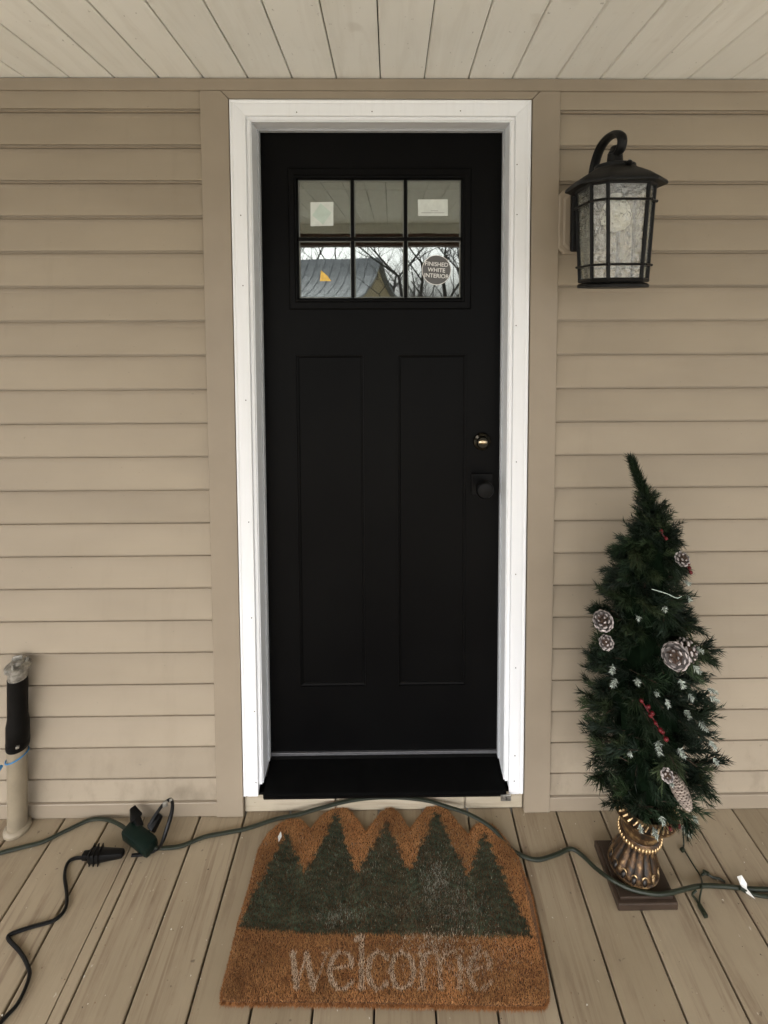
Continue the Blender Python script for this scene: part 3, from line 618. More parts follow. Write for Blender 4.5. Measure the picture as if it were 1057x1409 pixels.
bare = tree_in & (rng.random(NF) < .06+.34*np.clip(vnoise(xs*.6, ys*1.8, 55, 61)*.7+vnoise(xs, ys, 150, 62)*.5-.50, 0, 1)*2*(.35+1.1*np.exp(-((xs-.02)/.16)**2)))
# needles layered in rows: pale streaks between the boughs, and a paler seam where two trees meet
row = np.sin((ys+.010*np.sin(xs*38))*2*math.pi/.017+vnoise(xs, ys, 45, 63)*5); gc *= (1+.28*row)[:, None]
for sx_ in (-.2400, -.0850, .0600, .2250): gc *= (1+.55*np.exp(-((xs-sx_-.012*(vnoise(ys, xs, 60, 64)-.5))/.007)**2))[:, None]
col[tree_in] = gc[tree_in]; keepb = bare
wornm = tree_in & (rng.random(NF) < .05+.30*np.clip(vnoise(xs, ys, 30, 9)-.45, 0, 1)*2*np.exp(-((xs-.1)/.22)**2))
gc[wornm] = gc[wornm]*.4+np.array([.13, .085, .05])*.6
gc[bare] = gc[bare]*.45+np.array([.20, .115, .06])*.55
col[tree_in] = gc[tree_in]
# trunks / gaps between trees a little paler
for pts, wd in WORD:
    hw = (lambda dx, dy: .0020+.0044*abs(dy)/math.hypot(dx, dy)) if wd == 0 else (lambda dx, dy, w_=wd: w_*.00055)
    d = dist_poly(xs+rng.normal(0, .0007, NF), ys+rng.normal(0, .0012, NF), pts, False, hw)
    fade = np.where(xs > .08, .72, .95)
    k = (d < 0) & (rng.random(NF) < fade)
    col[k] = np.array([.62, .47, .33])*(.75+.4*rng.random(k.sum()))[:, None]
def patch(cx, cy, sx, sy, amt, c, seed):
    g = np.exp(-((xs-cx)/sx)**2-((ys-cy)/sy)**2); m_ = vnoise(xs, ys, 75, seed)*.6+vnoise(xs, ys, 190, seed+1)*.6
    k = rng.random(NF) < amt*g*np.clip((m_-.42)*3, 0, 1); col[k] = np.array(c)*(.6+.6*rng.random(k.sum()))[:, None]
patch(.165, -.375, .10, .045, .42, (.62, .50, .38), 20); patch(.09, -.345, .06, .014, .6, (.70, .58, .44), 22)
patch(.13, -.215, .035, .045, .65, (.40, .37, .30), 30); patch(.19, -.27, .06, .06, .35, (.34, .30, .24), 32)
patch(-.13, -.29, .045, .022, .6, (.34, .33, .26), 34); patch(.05, -.27, .12, .03, .25, (.30, .27, .2), 36); patch(0, -.17, .3, .10, .07, (.4, .38, .3), 38)
patch(.30, -.40, .06, .04, .35, (.13, .045, .025), 40)
ed = dist_poly(xs, ys, poly, True)
# some stray fibres lean out at the rim
H = rng.uniform(.0045, .0085, NF); ang = rng.uniform(0, 2*math.pi, NF); lean = rng.uniform(.0008, .0045, NF)
big = ed < .007; H[big] *= .8
wv = rng.uniform(.0005, .0009, NF); fa = rng.uniform(0, math.pi, NF)
z0 = .0108
A = np.stack([xs-np.cos(fa)*wv, ys-np.sin(fa)*wv, np.full(NF, z0)], 1); B = np.stack([xs+np.cos(fa)*wv, ys+np.sin(fa)*wv, np.full(NF, z0)], 1)
T = np.stack([xs+np.cos(ang)*lean, ys+np.sin(ang)*lean, z0+H], 1)
NE = 16000                                             # rim bristles splay outward over the edge
pe = np.array(poly+[poly[0]]); sg = np.hypot(*np.diff(pe, axis=0).T); cs = np.concatenate([[0], np.cumsum(sg)]); tt_ = rng.uniform(0, cs[-1], NE)
ii = np.clip(np.searchsorted(cs, tt_)-1, 0, len(sg)-1); fr = (tt_-cs[ii])/sg[ii]; ep = pe[ii]+(pe[ii+1]-pe[ii])*fr[:, None]
tn_ = (pe[ii+1]-pe[ii])/sg[ii][:, None]; on = np.stack([tn_[:, 1], -tn_[:, 0]], 1); 
if inpoly(ep[:1, 0]+on[:1, 0]*.004, ep[:1, 1]+on[:1, 1]*.004, poly)[0]: on = -on
ez = rng.uniform(.004, .012, NE); el = rng.uniform(.002, .008, NE); sd_ = rng.normal(0, .003, NE)
A2 = np.stack([ep[:, 0]-tn_[:, 0]*.0007, ep[:, 1]-tn_[:, 1]*.0007, ez], 1); B2 = np.stack([ep[:, 0]+tn_[:, 0]*.0007, ep[:, 1]+tn_[:, 1]*.0007, ez], 1)
T2 = np.stack([ep[:, 0]+on[:, 0]*el+tn_[:, 0]*sd_, ep[:, 1]+on[:, 1]*el+tn_[:, 1]*sd_, np.clip(ez+rng.uniform(-.004, .006, NE), .002, .02)], 1)
A = np.concatenate([A, A2]); B = np.concatenate([B, B2]); T = np.concatenate([T, T2]); col = np.concatenate([col, (brown*.8)[None]*(.6+.7*rng.random(NE))[:, None]])
out_y = np.stack([A, B, T], 1).reshape(-1, 3)
def tri_mesh(name, V, colv, mat, parent):
    """V: (3n, 3) vertices of loose blades; colv: (n, 3) colour of each blade"""
    nf = len(V)//3; me = bpy.data.meshes.new(name); me.vertices.add(len(V)); me.vertices.foreach_set('co', V.astype(np.float32).ravel())
    me.loops.add(len(V)); me.loops.foreach_set('vertex_index', np.arange(len(V), dtype=np.int32)); me.polygons.add(nf); me.polygons.foreach_set('loop_start', np.arange(0, len(V), 3, dtype=np.int32))
    me.update(calc_edges=True); ca = me.color_attributes.new('Col', 'FLOAT_COLOR', 'POINT')
    cc = np.ones((len(V), 4), np.float32); cc[:, :3] = np.repeat(colv, 3, 0); ca.data.foreach_set('color', cc.ravel()); me.materials.append(mat)
    o = bpy.data.objects.new(name, me); C.objects.link(o); o.parent = parent
    if parent: keep(o)
    return o
fb = tri_mesh('coir_pile', out_y, col, M_COIR, mat_o); fb['kind'] = 'stuff'
# small white petal of litter on the mat edge
pl = mesh_obj('dry_petal', [(FLUFF[0][0], FLUFF[0][1]-.014, .021), (FLUFF[0][0]+.006, FLUFF[0][1], .0235), (FLUFF[0][0], FLUFF[0][1]+.016, .021), (FLUFF[0][0]-.005, FLUFF[0][1], .0225), (FLUFF[0][0], FLUFF[0][1], .0205)], [(0, 1, 4), (1, 2, 4), (2, 3, 4), (3, 0, 4)], M_TAG)
pl.modifiers.new('thick', 'SOLIDIFY').thickness = .0008
tag(pl, 'tiny white dried petal on the upper left rim of the doormat', 'petal')

# ---------------------------------------------------------------- cords
gc_o = empty('green_extension_cord', (-.73, -.10, 0), 'dark green extension cord running across the deck and over the doormat tips', 'extension cord')
tube('cord', GREEN_A, .0052, M_GCORD, gc_o); tube('cord', GREEN_B, .0052, M_GCORD, gc_o); tube('cord', GREEN_C, .0045, M_GCORD, gc_o)
def obox(name, c, sx, sy, sz, rz, mat, parent, bev=.004, ry=0, rx=0, taper=1.0):
    bm = bmesh.new(); bm_box(bm, -sx/2, sx/2, -sy/2, sy/2, -sz/2, sz/2, bev)
    for v_ in bm.verts:
        if v_.co.x > 0: v_.co.y *= taper; v_.co.z *= taper
    bm.transform(Matrix.Translation(c) @ Matrix.Rotation(rz, 4, 'Z') @ Matrix.Rotation(ry, 4, 'Y') @ Matrix.Rotation(rx, 4, 'X'))
    return keep(from_bm(name, bm, mat, parent, True, recalc=False))
hx = math.radians(-28)
obox('outlet_block', (-.7300, -.0980, .0215), .116, .044, .036, math.radians(-29), M_GPLUG, gc_o, .010, .0, math.radians(8))
tagm = mesh_obj('cord_tag', [(.953, -.222, .022), (.963, -.226, .030), (.971, -.236, .017), (.966, -.243, .012), (.975, -.262, .005), (.959, -.252, .009), (.953, -.236, .015)], [(0, 1, 2, 3, 6), (3, 4, 5, 6)], M_TAG, gc_o); keep(tagm); tagm['label'] = 'small folded white paper tag'
tagm.modifiers.new('thick', 'SOLIDIFY').thickness = .0008
bc = empty('black_power_cord', (-.83, -.14, 0), 'black cord winding across the left planks to a plug by the green outlet block', 'power cord')
tube('cord', BLACK, .0043, M_BCORD, bc); 
obox('connector', (-.8050, -.1380, .018), .100, .034, .032, math.radians(3), M_BCORD, bc, .011, 0, 0, .60)
obox('connector', (-.8620, -.1372, .015), .022, .018, .018, 0, M_BCORD, bc, .004)
for q in range(3): obox('connector_ridge', (-.8455+q*.012, -.1385, .0180), .003, .0365, .0340, math.radians(3), M_BCORD, bc, .0012)
tube('cord_loop', BLACK_B, [.0042, .0042, .0042, .005, .0062, .0062, .0048, .0045, .0045, .0048, .0055, .006], M_BCORD, bc)
p2 = empty('black_plug', (-.75, -.05, 0), 'black plug standing up out of the green outlet block', 'plug')
obox('plug_body', (-.7665, -.0520, .0510), .036, .032, .024, math.radians(140), M_BCORD, p2, .005, math.radians(-35), 0, .55)
obox('plug_body', (-.7480, -.0680, .0380), .03, .020, .018, math.radians(140), M_BCORD, p2, .004, math.radians(-30))
p3 = empty('black_plug', (-.70, -.06, 0), 'black plug with a wire tie on the right side of the outlet block', 'plug')
obox('plug_body', (-.6940, -.0720, .0430), .040, .026, .022, math.radians(55), M_BCORD, p3, .005, math.radians(-35), 0, .7)
obox('wire_tie', (BLACK_B[7][0]-.001, BLACK_B[7][1]-.005, BLACK_B[7][2]-.002), .014, .006, .015, .3, M_STEEL, p3, .001)
obox('wire_tie', (BLACK_B[6][0]+.000, BLACK_B[6][1]-.003, BLACK_B[6][2]+.003), .008, .004, .008, .3, M_STEEL, p3, .001)

# ---------------------------------------------------------------- pipe on the left
PX, PY = -1.112, -.046
pipe = empty('filler_pipe', (PX, PY, 0), 'tan upright pipe with black rubber sleeve and steel cap at the left wall', 'pipe')
lathe('pipe_tube', [(.0295, .004), (.0295, .305)], (PX-.008, PY, 0), M_PVC, pipe, 32)
lathe('floor_flange', [(.041, .001), (.041, .008), (.036, .013), (.0305, .016)], (PX-.008, PY, 0), M_PVC, pipe, 32)
lathe('rubber_sleeve', [(.0325, .262), (.0345, .266), (.0345, .335), (.0315, .350), (.0300, .360), (.0300, .478)], (PX-.006, PY, 0), M_RUB, pipe, 32)
lathe('steel_neck', [(.0285, .474), (.0285, .505)], (PX-.005, PY, 0), M_STEEL, pipe, 32)
lathe('cap', [(.0300, .505), (.0385, .508), (.0385, .517), (.034, .520), (.030, .521), (.020, .524), (.019, .533), (.010, .536)], (PX-.005, PY, 0), M_STEEL, pipe, 32)
for q in range(3):
    a = q*2.1+.6; lathe('cap_bolt', [(.0055, .518), (.0055, .531), (.003, .533)], (PX-.005+.026*math.cos(a), PY+.026*math.sin(a), 0), M_STEEL, pipe, 6)
obox('cap_lug', (PX-.005, PY, .540), .026, .008, .014, .4, M_STEEL, pipe, .003)
lathe('hose_clamp', [(.0352, .272), (.0352, .284)], (PX-.006, PY, 0), M_RUB, pipe, 32)
obox('clamp_screw', (PX+.016, PY-.031, .285), .010, .008, .007, .3, M_STEEL, pipe, .001)
for o_ in pipe.children:
    for v_ in o_.data.vertices:
        v_.co.x = PX-.006+(v_.co.x-PX+.006)*.87+.042*v_.co.z-.004; v_.co.y = PY+(v_.co.y-PY)*.87
tw = empty('blue_twine', (PX, PY, .22), 'blue plastic twine tied round the tan pipe', 'twine')
tube('twine_loop', [(PX-.002+.0290*math.cos(a), PY+.0290*math.sin(a), .235+.010*math.cos(a)) for a in [2*math.pi*k/16 for k in range(17)]], .0022, M_BLUE, tw, 6, 2)
tube('twine_end', [(PX-.028, PY-.024, .226), (PX-.036, PY-.036, .222), (PX-.052, PY-.042, .222), (PX-.080, PY-.035, .205)], [.003, .009, .012, .005], M_BLUE, tw, 8)
tube('twine_end', [(PX-.030, PY-.028, .227), (PX-.045, PY-.040, .238), (PX-.07, PY-.035, .240)], [.003, .006, .003], M_BLUE, tw, 6)

# ---------------------------------------------------------------- wall lantern
LX, LY = .5860, -.2000
lamp = empty('wall_lantern', (LX, -.015, 1.80), 'black carriage lantern with seeded glass on a scrolled arm right of the door', 'lantern')
def oct_prism(name, hw, hh, ch, y0, y1, cx, cz, mat, parent, inset=.004):
    bm = bmesh.new(); R = []
    for i, y in ((0, y0), (0, y1+.003), (inset, y1)):
        w_, h_ = hw-i, hh-i; c_ = ch
        R.append([bm.verts.new((cx+x, y, cz+z)) for x, z in ((-w_+c_, -h_), (w_-c_, -h_), (w_, -h_+c_), (w_, h_-c_), (w_-c_, h_), (-w_+c_, h_), (-w_, h_-c_), (-w_, -h_+c_))])
    for A_, B_ in zip(R, R[1:]):
        for k_ in range(8): bm.faces.new((A_[k_], A_[(k_+1) % 8], B_[(k_+1) % 8], B_[k_]))
    bm.faces.new(R[0]); bm.faces.new(R[-1][::-1]); return keep(from_bm(name, bm, mat, parent))
oct_prism('mounting_block', .0780, .0930, .016, -.003, -.0230, LX-.006, 1.8225, M_TRIM, lamp)
oct_prism('mounting_block', .0650, .0800, .014, -.0228, -.0300, LX-.006, 1.8225, M_TRIM, lamp)
box('back_plate', M_BLK, lamp, LX-.055, LX+.050, -.0480, -.0302, 1.735, 1.905, .006)
# body: square with cut corners, slightly tapering to the foot
def octp(a, c, z, sx=1):
    return [Vector((LX+x, LY+y, z)) for x, y in ((-a+c, -a), (a-c, -a), (a, -a+c), (a, a-c), (a-c, a), (-a+c, a), (-a, a-c), (-a, -a+c))]
zt_, zb_ = 1.8800, 1.6440
def A_at(z): t = (z-zb_)/(zt_-zb_); return .0695+.0095*t
def C_at(z): return .029
def bar(p, q, w1, name='corner_bar'):
    bm = bmesh.new(); bm_tube(bm, [p, q], w1, 6); return keep(from_bm(name, bm, M_BLK, lamp, True))
top, bot = octp(A_at(zt_), C_at(0), zt_), octp(A_at(zb_), C_at(0), zb_)
for i in range(8): bar(bot[i]+Vector((0, 0, -.002)), top[i], .0050)
for z, r_, nm in ((1.8370, .0033, 'cross_rail'), (1.6810, .0033, 'cross_rail'), (zt_, .0060, 'top_rail'), (zb_, .0058, 'bottom_rail')):
    P_ = octp(A_at(z)+(.0045 if nm == 'cross_rail' else 0), C_at(0), z)
    bm = bmesh.new()
    for i in range(8):
        d = (P_[(i+1) % 8]-P_[i]).normalized()*(.004 if nm == 'cross_rail' else .002); bm_tube(bm, [P_[i]-d, P_[(i+1) % 8]+d], r_, 6)
    keep(from_bm(nm, bm, M_BLK, lamp, True))
for i in range(8):
    j = (i+1) % 8; q = [bot[i], bot[j], top[j], top[i]]; cpt = Vector((LX, LY, 0))
    V = [p + (Vector((LX, LY, p.z))-p)*.012 for p in q]; W = [p + (Vector((LX, LY, p.z))-p)*.045 for p in q]
    bm = bmesh.new(); vs = [bm.verts.new(v_) for v_ in V+W]
    for f in ((0, 1, 2, 3), (7, 6, 5, 4), (0, 4, 5, 1), (1, 5, 6, 2), (2, 6, 7, 3), (3, 7, 4, 0)): bm.faces.new([vs[k_] for k_ in f])
    keep(from_bm('glass_panel', bm, M_SEED, lamp))
def sup(n_=4.5):
    return lambda a, i: (abs(math.cos(a))**n_+abs(math.sin(a))**n_)**(-1/n_)
lathe('foot', [(.060, -.019), (.0785, -.018), (.0800, -.012), (.0770, -.008), (.0700, -.006), (.02, -.006)], (LX, LY, zb_), M_BLK, lamp, 48, lambda a, i: min(1/max(abs(math.cos(a)), abs(math.sin(a))), 1.30/(abs(math.cos(a))+abs(math.sin(a)))*1.12))
oc = lambda a, i: min(1/max(abs(math.cos(a)), abs(math.sin(a))), 1.52/(abs(math.cos(a))+abs(math.sin(a))))
mixs = lambda a, i: oc(a, i) if i < 7 else (oc(a, i)*.4+.6 if i < 9 else 1)
lathe('roof', [(.070, .000), (.1020, -.006), (.1080, -.005), (.1090, -.001), (.1070, .004), (.0900, .0180), (.0700, .0300), (.0560, .0390), (.0520, .0430), (.0500, .0440), (.0500, .0520), (.0480, .0530), (.0280, .0560), (.0200, .0600), (.0180, .0800), (.0160, .0820)], (LX, LY, zt_+.004), M_BLK, lamp, 64, mixs)
lathe('roof_screw', [(.0045, 0), (.0075, .003), (.0065, .008), (.003, .010)], (LX+.012, LY-.054, zt_+.046), M_BLK, lamp, 12)
lathe('screw_glint', [(.0028, 0), (.0024, .002), (.001, .003)], (LX+.011, LY-.057, zt_+.0555), M_STEEL, lamp, 10)  # pale steel dot added as the glint on the roof screw
lathe('finial', [(.006, 0), (.0150, .003), (.0165, .007), (.0130, .012), (.0115, .020), (.006, .024)], (LX, LY, zt_+.083), M_BLK, lamp, 24)
arm = [(LX, -.045, 1.885), (LX, -.052, 1.93), (LX, -.072, 1.978), (LX, -.105, 2.008), (LX, -.150, 2.020), (LX, -.195, 2.017), (LX, -.228, 2.004), (LX, -.240, 1.986), (LX, -.230, 1.969), (LX, -.205, 1.962)]
tube('arm', arm, [.0145, .014, .0135, .013, .0125, .0125, .0125, .0125, .012, .010], M_BLK, lamp, 10, 6, .8)
tube('arm_scroll', [(LX, -.203, 1.968), (LX, -.190, 1.963), (LX, -.178, 1.967), (LX, -.173, 1.972)], [.010, .0085, .008, .0085], M_BLK, lamp, 8)
lathe('bulb', [(.004, 0), (.022, .005), (.034, .020), (.038, .042), (.031, .064), (.019, .082), (.014, .095)], (LX+.0, LY-.012, zt_-.112), M_BULB, lamp, 24)
lathe('socket', [(.016, 0), (.018, .03)], (LX, LY, zt_-.032), M_BLK, lamp, 20)

# ---------------------------------------------------------------- urn
UX, UY = .6800, -.1950
urn = empty('urn', (UX, UY, 0), 'antique gold urn on a square dark plinth holding the small christmas tree', 'urn')
box('plinth', M_WOODP, urn, UX-.0790, UX+.0790, UY-.0870, UY+.0740, .0012, .0215, .003)
box('plinth', M_WOODP, urn, UX-.0700, UX+.0700, UY-.0780, UY+.0650, .0217, .0300, .002)
def lobes(n_, amp, rows):
    return lambda a, i: 1+(amp*(abs(math.cos(n_*a/2))-.6) if i in rows else 0)
foot = [(.061, 0), (.0635, .003), (.0635, .006), (.060, .009), (.0600, .012), (.0590, .020), (.0555, .030), (.050, .042), (.0440, .054), (.0395, .066), (.0375, .076), (.0370, .083)]
foot = [(r*1.03, z*1.03) for r, z in foot]
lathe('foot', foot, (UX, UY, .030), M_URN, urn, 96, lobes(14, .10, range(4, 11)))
for k in range(14):                                    # egg-and-dart bosses round the foot
    a = 2*math.pi*(k+.5)/14
    bm = bmesh.new(); bmesh.ops.create_uvsphere(bm, u_segments=10, v_segments=6, radius=.0075)
    bm.transform(Matrix.Translation((UX+.0605*math.cos(a), UY+.0605*math.sin(a), .0470)) @ Matrix.Rotation(a, 4, 'Z') @ Matrix.Rotation(math.radians(-22), 4, 'Y') @ Matrix.Diagonal((.55, .8, 1.25, 1)))
    keep(from_bm('egg_boss', bm, M_URN, urn, True))
    P_ = []
    for q in range(9):
        t = math.pi*q/8; dx = .0115*math.cos(t); dz = .017*math.sin(t)
        aa = a+dx/.062; rr = .0622-.010*(dz/.017)*.45; P_.append((UX+rr*math.cos(aa), UY+rr*math.sin(aa), .0415+dz))
    tube('arch_rim', P_, .0016, M_URN, urn, 5, 0)
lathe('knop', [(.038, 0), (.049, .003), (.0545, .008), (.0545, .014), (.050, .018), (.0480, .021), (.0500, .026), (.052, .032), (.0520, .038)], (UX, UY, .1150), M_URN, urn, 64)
for k in range(40):
    a = 2*math.pi*k/40; bm = bmesh.new(); bmesh.ops.create_icosphere(bm, subdivisions=1, radius=.0034)
    bm.transform(Matrix.Translation((UX+.0543*math.cos(a), UY+.0543*math.sin(a), .126)) @ Matrix.Diagonal((1, 1, 1.9, 1))); keep(from_bm('bead', bm, M_URN, urn, True))
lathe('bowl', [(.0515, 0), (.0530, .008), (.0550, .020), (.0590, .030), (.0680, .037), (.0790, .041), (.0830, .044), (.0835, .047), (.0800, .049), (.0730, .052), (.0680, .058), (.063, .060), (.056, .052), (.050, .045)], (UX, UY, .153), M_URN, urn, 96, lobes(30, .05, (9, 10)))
for k in range(34):
    a = 2*math.pi*k/34; tube('rim_gadroon', [(UX+.0790*math.cos(a), UY+.0790*math.sin(a), .2025), (UX+.0750*math.cos(a+.04), UY+.0750*math.sin(a+.04), .2065), (UX+.0700*math.cos(a+.09), UY+.0700*math.sin(a+.09), .2110)], [.0022, .0030, .0016], M_URN, urn, 5, 2)

for o_ in urn.children:                                # the thin waist is bent: the bowl leans to the right
    if not o_.name.startswith('plinth'):
        for v_ in o_.data.vertices: v_.co.x += .17*max(0, v_.co.z-.03)
# ---------------------------------------------------------------- christmas tree
tree = empty('christmas_tree', (UX, UY, .20), 'small artificial christmas tree with frosted pine cones and a curled top', 'christmas tree')
AX = [(.21, .705, .080), (.235, .708, .112), (.28, .712, .142), (.35, .706, .156), (.44, .708, .166), (.52, .704, .166), (.60, .694, .152), (.68, .704, .146), (.76, .690, .124), (.84, .686, .106), (.92, .704, .088), (.97, .713, .068), (1.02, .710, .036), (1.06, .694, .022), (1.10, .676, .019), (1.15, .655, .017), (1.19, .640, .014)]
az_, axx, axr = [np.array(q) for q in zip(*AX)]
def axis(z): return Vector((float(np.interp(z, az_, axx)), UY-.005, z)), float(np.interp(z, az_, axr))
Vt = []; Ct = []; stems = bmesh.new()
def needles(p0, d0, L, n_, nl, base_col, frost=0, w_=.0012, curl=0.0, spread=(.32, .8)):
    """one bottle-brush twig of n_ flat needles, appended to the shared arrays"""
    d0 = d0.normalized(); s = d0.cross(Vector((0, 0, 1))); s = s.normalized() if s.length > .1 else Vector((1, 0, 0)); u_ = s.cross(d0)
    for i in range(n_):
        t = (i+random.random())/n_; p = p0+d0*(L*t)+Vector((0, 0, curl*t*t*L)); a = random.uniform(0, 6.283); sp = random.uniform(*spread)
        rd = s*math.cos(a)+u_*math.sin(a); d = (d0*math.cos(sp)+rd*math.sin(sp)).normalized(); l = nl*random.uniform(.7, 1.15)*(1-.35*t*t)
        wd = d.cross(Vector((random.uniform(-1, 1), random.uniform(-1, 1), random.uniform(-1, 1)))).normalized()*w_
        tip = p+d*l+Vector((0, 0, -.002*random.random()))
        if tip.y > -.014: tip.y = -.014-random.random()*.004
        Vt.extend((p-wd, p+wd, tip)); c = base_col; f_ = random.uniform(.7, 1.3); Ct.append((c[0]*f_, c[1]*f_, c[2]*f_))
GR = [(.013, .025, .012), (.009, .018, .010), (.019, .033, .014), (.007, .014, .009), (.036, .052, .024), (.012, .021, .014), (.009, .017, .009)]
def add_twigs(n_, zlo, zhi, rin, rout, L, nn, nl):
    for _ in range(n_):
        z = random.uniform(zlo, zhi); c, R = axis(z)
        if random.random() > .25+.75*R/.18 and z < 1.0: continue
        a = random.uniform(0, 2*math.pi); ru = random.uniform(rin, rout)
        rad = Vector((math.cos(a), math.sin(a)*.92, 0)); up = random.uniform(-.75, .75)-(.35 if z < .3 else 0)
        Lk = L*random.uniform(.7, 1.15)*(.55+.45*min(1, R/.13)); sw = Vector((-math.sin(a), math.cos(a), 0))*random.uniform(-.9, .9)
        d = (rad+Vector((0, 0, up))+sw*.8).normalized(); tipR = R*ru; p0 = c+rad*max(0, tipR-Lk*.75)-Vector((0, 0, up*Lk*.5))
        if (p0+d*Lk).y > -.02: d.y = min(d.y, 0)*.3-.05; d.normalize()
        gcol = random.choice(GR); needles(p0, d, Lk, nn, nl, gcol, curl=random.uniform(-.25, .45))
        if random.random() < .3: bm_tube(stems, [p0-d*.02, p0+d*Lk], .0012, 4, False)
DK = [(.007, .016, .008), (.010, .020, .009), (.006, .014, .009)]; GRs = GR; GR = DK  # inner twigs get darker greens: shade put into their colour
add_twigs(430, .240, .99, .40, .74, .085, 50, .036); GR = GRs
for b_ in range(250):                                  # outer boughs: each a bushy tuft of twigs, gaps between them
    z = .250+.775*((b_+random.random())/250)**.92; c, R = axis(z); a = b_*2.39996+random.uniform(-.3, .3)
    rad = Vector((math.cos(a), math.sin(a)*.92, 0)); up = random.uniform(-.55, .75)+(.45 if z < .30 else 0)
    L = (.050+.38*R)*random.uniform(.75, 1.1); tipR = R*random.uniform(.84, 1.12); sw = Vector((-math.sin(a), math.cos(a), 0))*random.uniform(-.8, .8)
    d = (rad+Vector((0, 0, up))+sw*.7).normalized(); tip = c+rad*tipR; p0 = tip-d*L; gcol = random.choice(GR)
    if random.random() < .3: gcol = tuple(q*1.6 for q in gcol)
    bm_tube(stems, [p0, p0+d*L*.8], .0013, 4, False)
    for t_ in range(5):
        o_ = Vector((random.uniform(-1, 1), random.uniform(-1, 1), random.uniform(-1, 1)))*.75; q = p0+d*(L*random.uniform(.1, .6)); dd = (d+o_*(.55 if t_ else 0)).normalized()
        l_ = L*random.uniform(.45, .62) if t_ else L*.75
        if (q+dd*l_).y > -.02: dd.y = min(dd.y, 0)-.05; dd.normalize()
        needles(q if t_ else p0+d*L*.2, dd, l_, 34 if t_ else 54, .034*random.uniform(.85, 1.1)*min(1, .55+R/.2), gcol, spread=(.3, .75), w_=.0014)
for i in range(70):                                    # the narrowing shoulder below the plume
    z = random.uniform(.93, 1.07); c, R = axis(z); a = random.uniform(0, 6.28); rad = Vector((math.cos(a), math.sin(a), 0)); nx, _ = axis(min(1.18, z+.03)); up = (nx-c).normalized() if (nx-c).length > .001 else Vector((-.3, 0, 1))
    needles(c+rad*R*.2, (rad*.75+up*random.uniform(.5, 1.2)).normalized(), .015+R*.8, 36, .024, random.choice(GR), spread=(.35, .8))
for i in range(46):                                    # plume at the top, curving left
    z = 1.0+.170*(i/45)**.9; c, R = axis(z); nx, _ = axis(min(1.19, z+.03)); d = (nx-c).normalized() if (nx-c).length > .001 else Vector((-.35, 0, 1))
    a = random.uniform(0, 6.28); d = (d*1.9+Vector((math.cos(a), math.sin(a), .2))*.5*(1.15-i/75)).normalized()
    needles(c-d*.02, d, .034, 34, .042*(1-.35*i/46), random.choice(GR[:3]), spread=(.35, .85), w_=.0017)
needles(axis(1.13)[0], Vector((-.33, 0, 1)), .050, 90, .030, GR[2], spread=(.2, .7), w_=.0015); needles(axis(1.07)[0], Vector((-.43, 0, 1)), .07, 120, .040, GR[0], spread=(.35, .9), w_=.0017); needles(axis(1.03)[0], Vector((-.3, 0, 1)), .06, 120, .044, GR[2], spread=(.4, .95), w_=.0017)
fol = tri_mesh('foliage', np.array([tuple(v_) for v_ in Vt]), np.array(Ct), M_NEEDLE, tree)
keep(from_bm('stems', stems, M_BARK, tree, recalc=False))
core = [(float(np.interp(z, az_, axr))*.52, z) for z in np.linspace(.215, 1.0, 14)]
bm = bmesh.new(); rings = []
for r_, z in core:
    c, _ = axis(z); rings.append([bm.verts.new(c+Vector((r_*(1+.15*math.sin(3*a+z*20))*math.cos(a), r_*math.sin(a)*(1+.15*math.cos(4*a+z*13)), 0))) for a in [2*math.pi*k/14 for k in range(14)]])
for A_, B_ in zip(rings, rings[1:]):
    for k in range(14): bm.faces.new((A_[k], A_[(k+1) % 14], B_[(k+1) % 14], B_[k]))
M_CORE = simple('dark_shade_core', (.004, .008, .004), 1, nscale=120, var=.5, bumps=.6, spec=0)  # near-black core closes the crown, its colour standing in for inner shade
keep(from_bm('shade_core', bm, M_CORE, tree))
tube('trunk', [(UX, UY, .175), (.70, UY, .35), (.70, UY, .7), (.712, UY, 1.0), (.655, UY, 1.13)], [.012, .010, .008, .006, .003], M_BARK, tree)
CAMP = Vector((.0124, -1.525, 1.5876))
def surf(px, z, k=1.0, sy=1):
    """a point on the front of the crown at this height, seen at x offset px (−1..1) of the radius"""
    c, R = axis(z); a = max(-.98, min(.98, px)); return Vector((c.x+R*a*k, c.y-R*math.sqrt(1-a*a)*.92*k*sy, z))
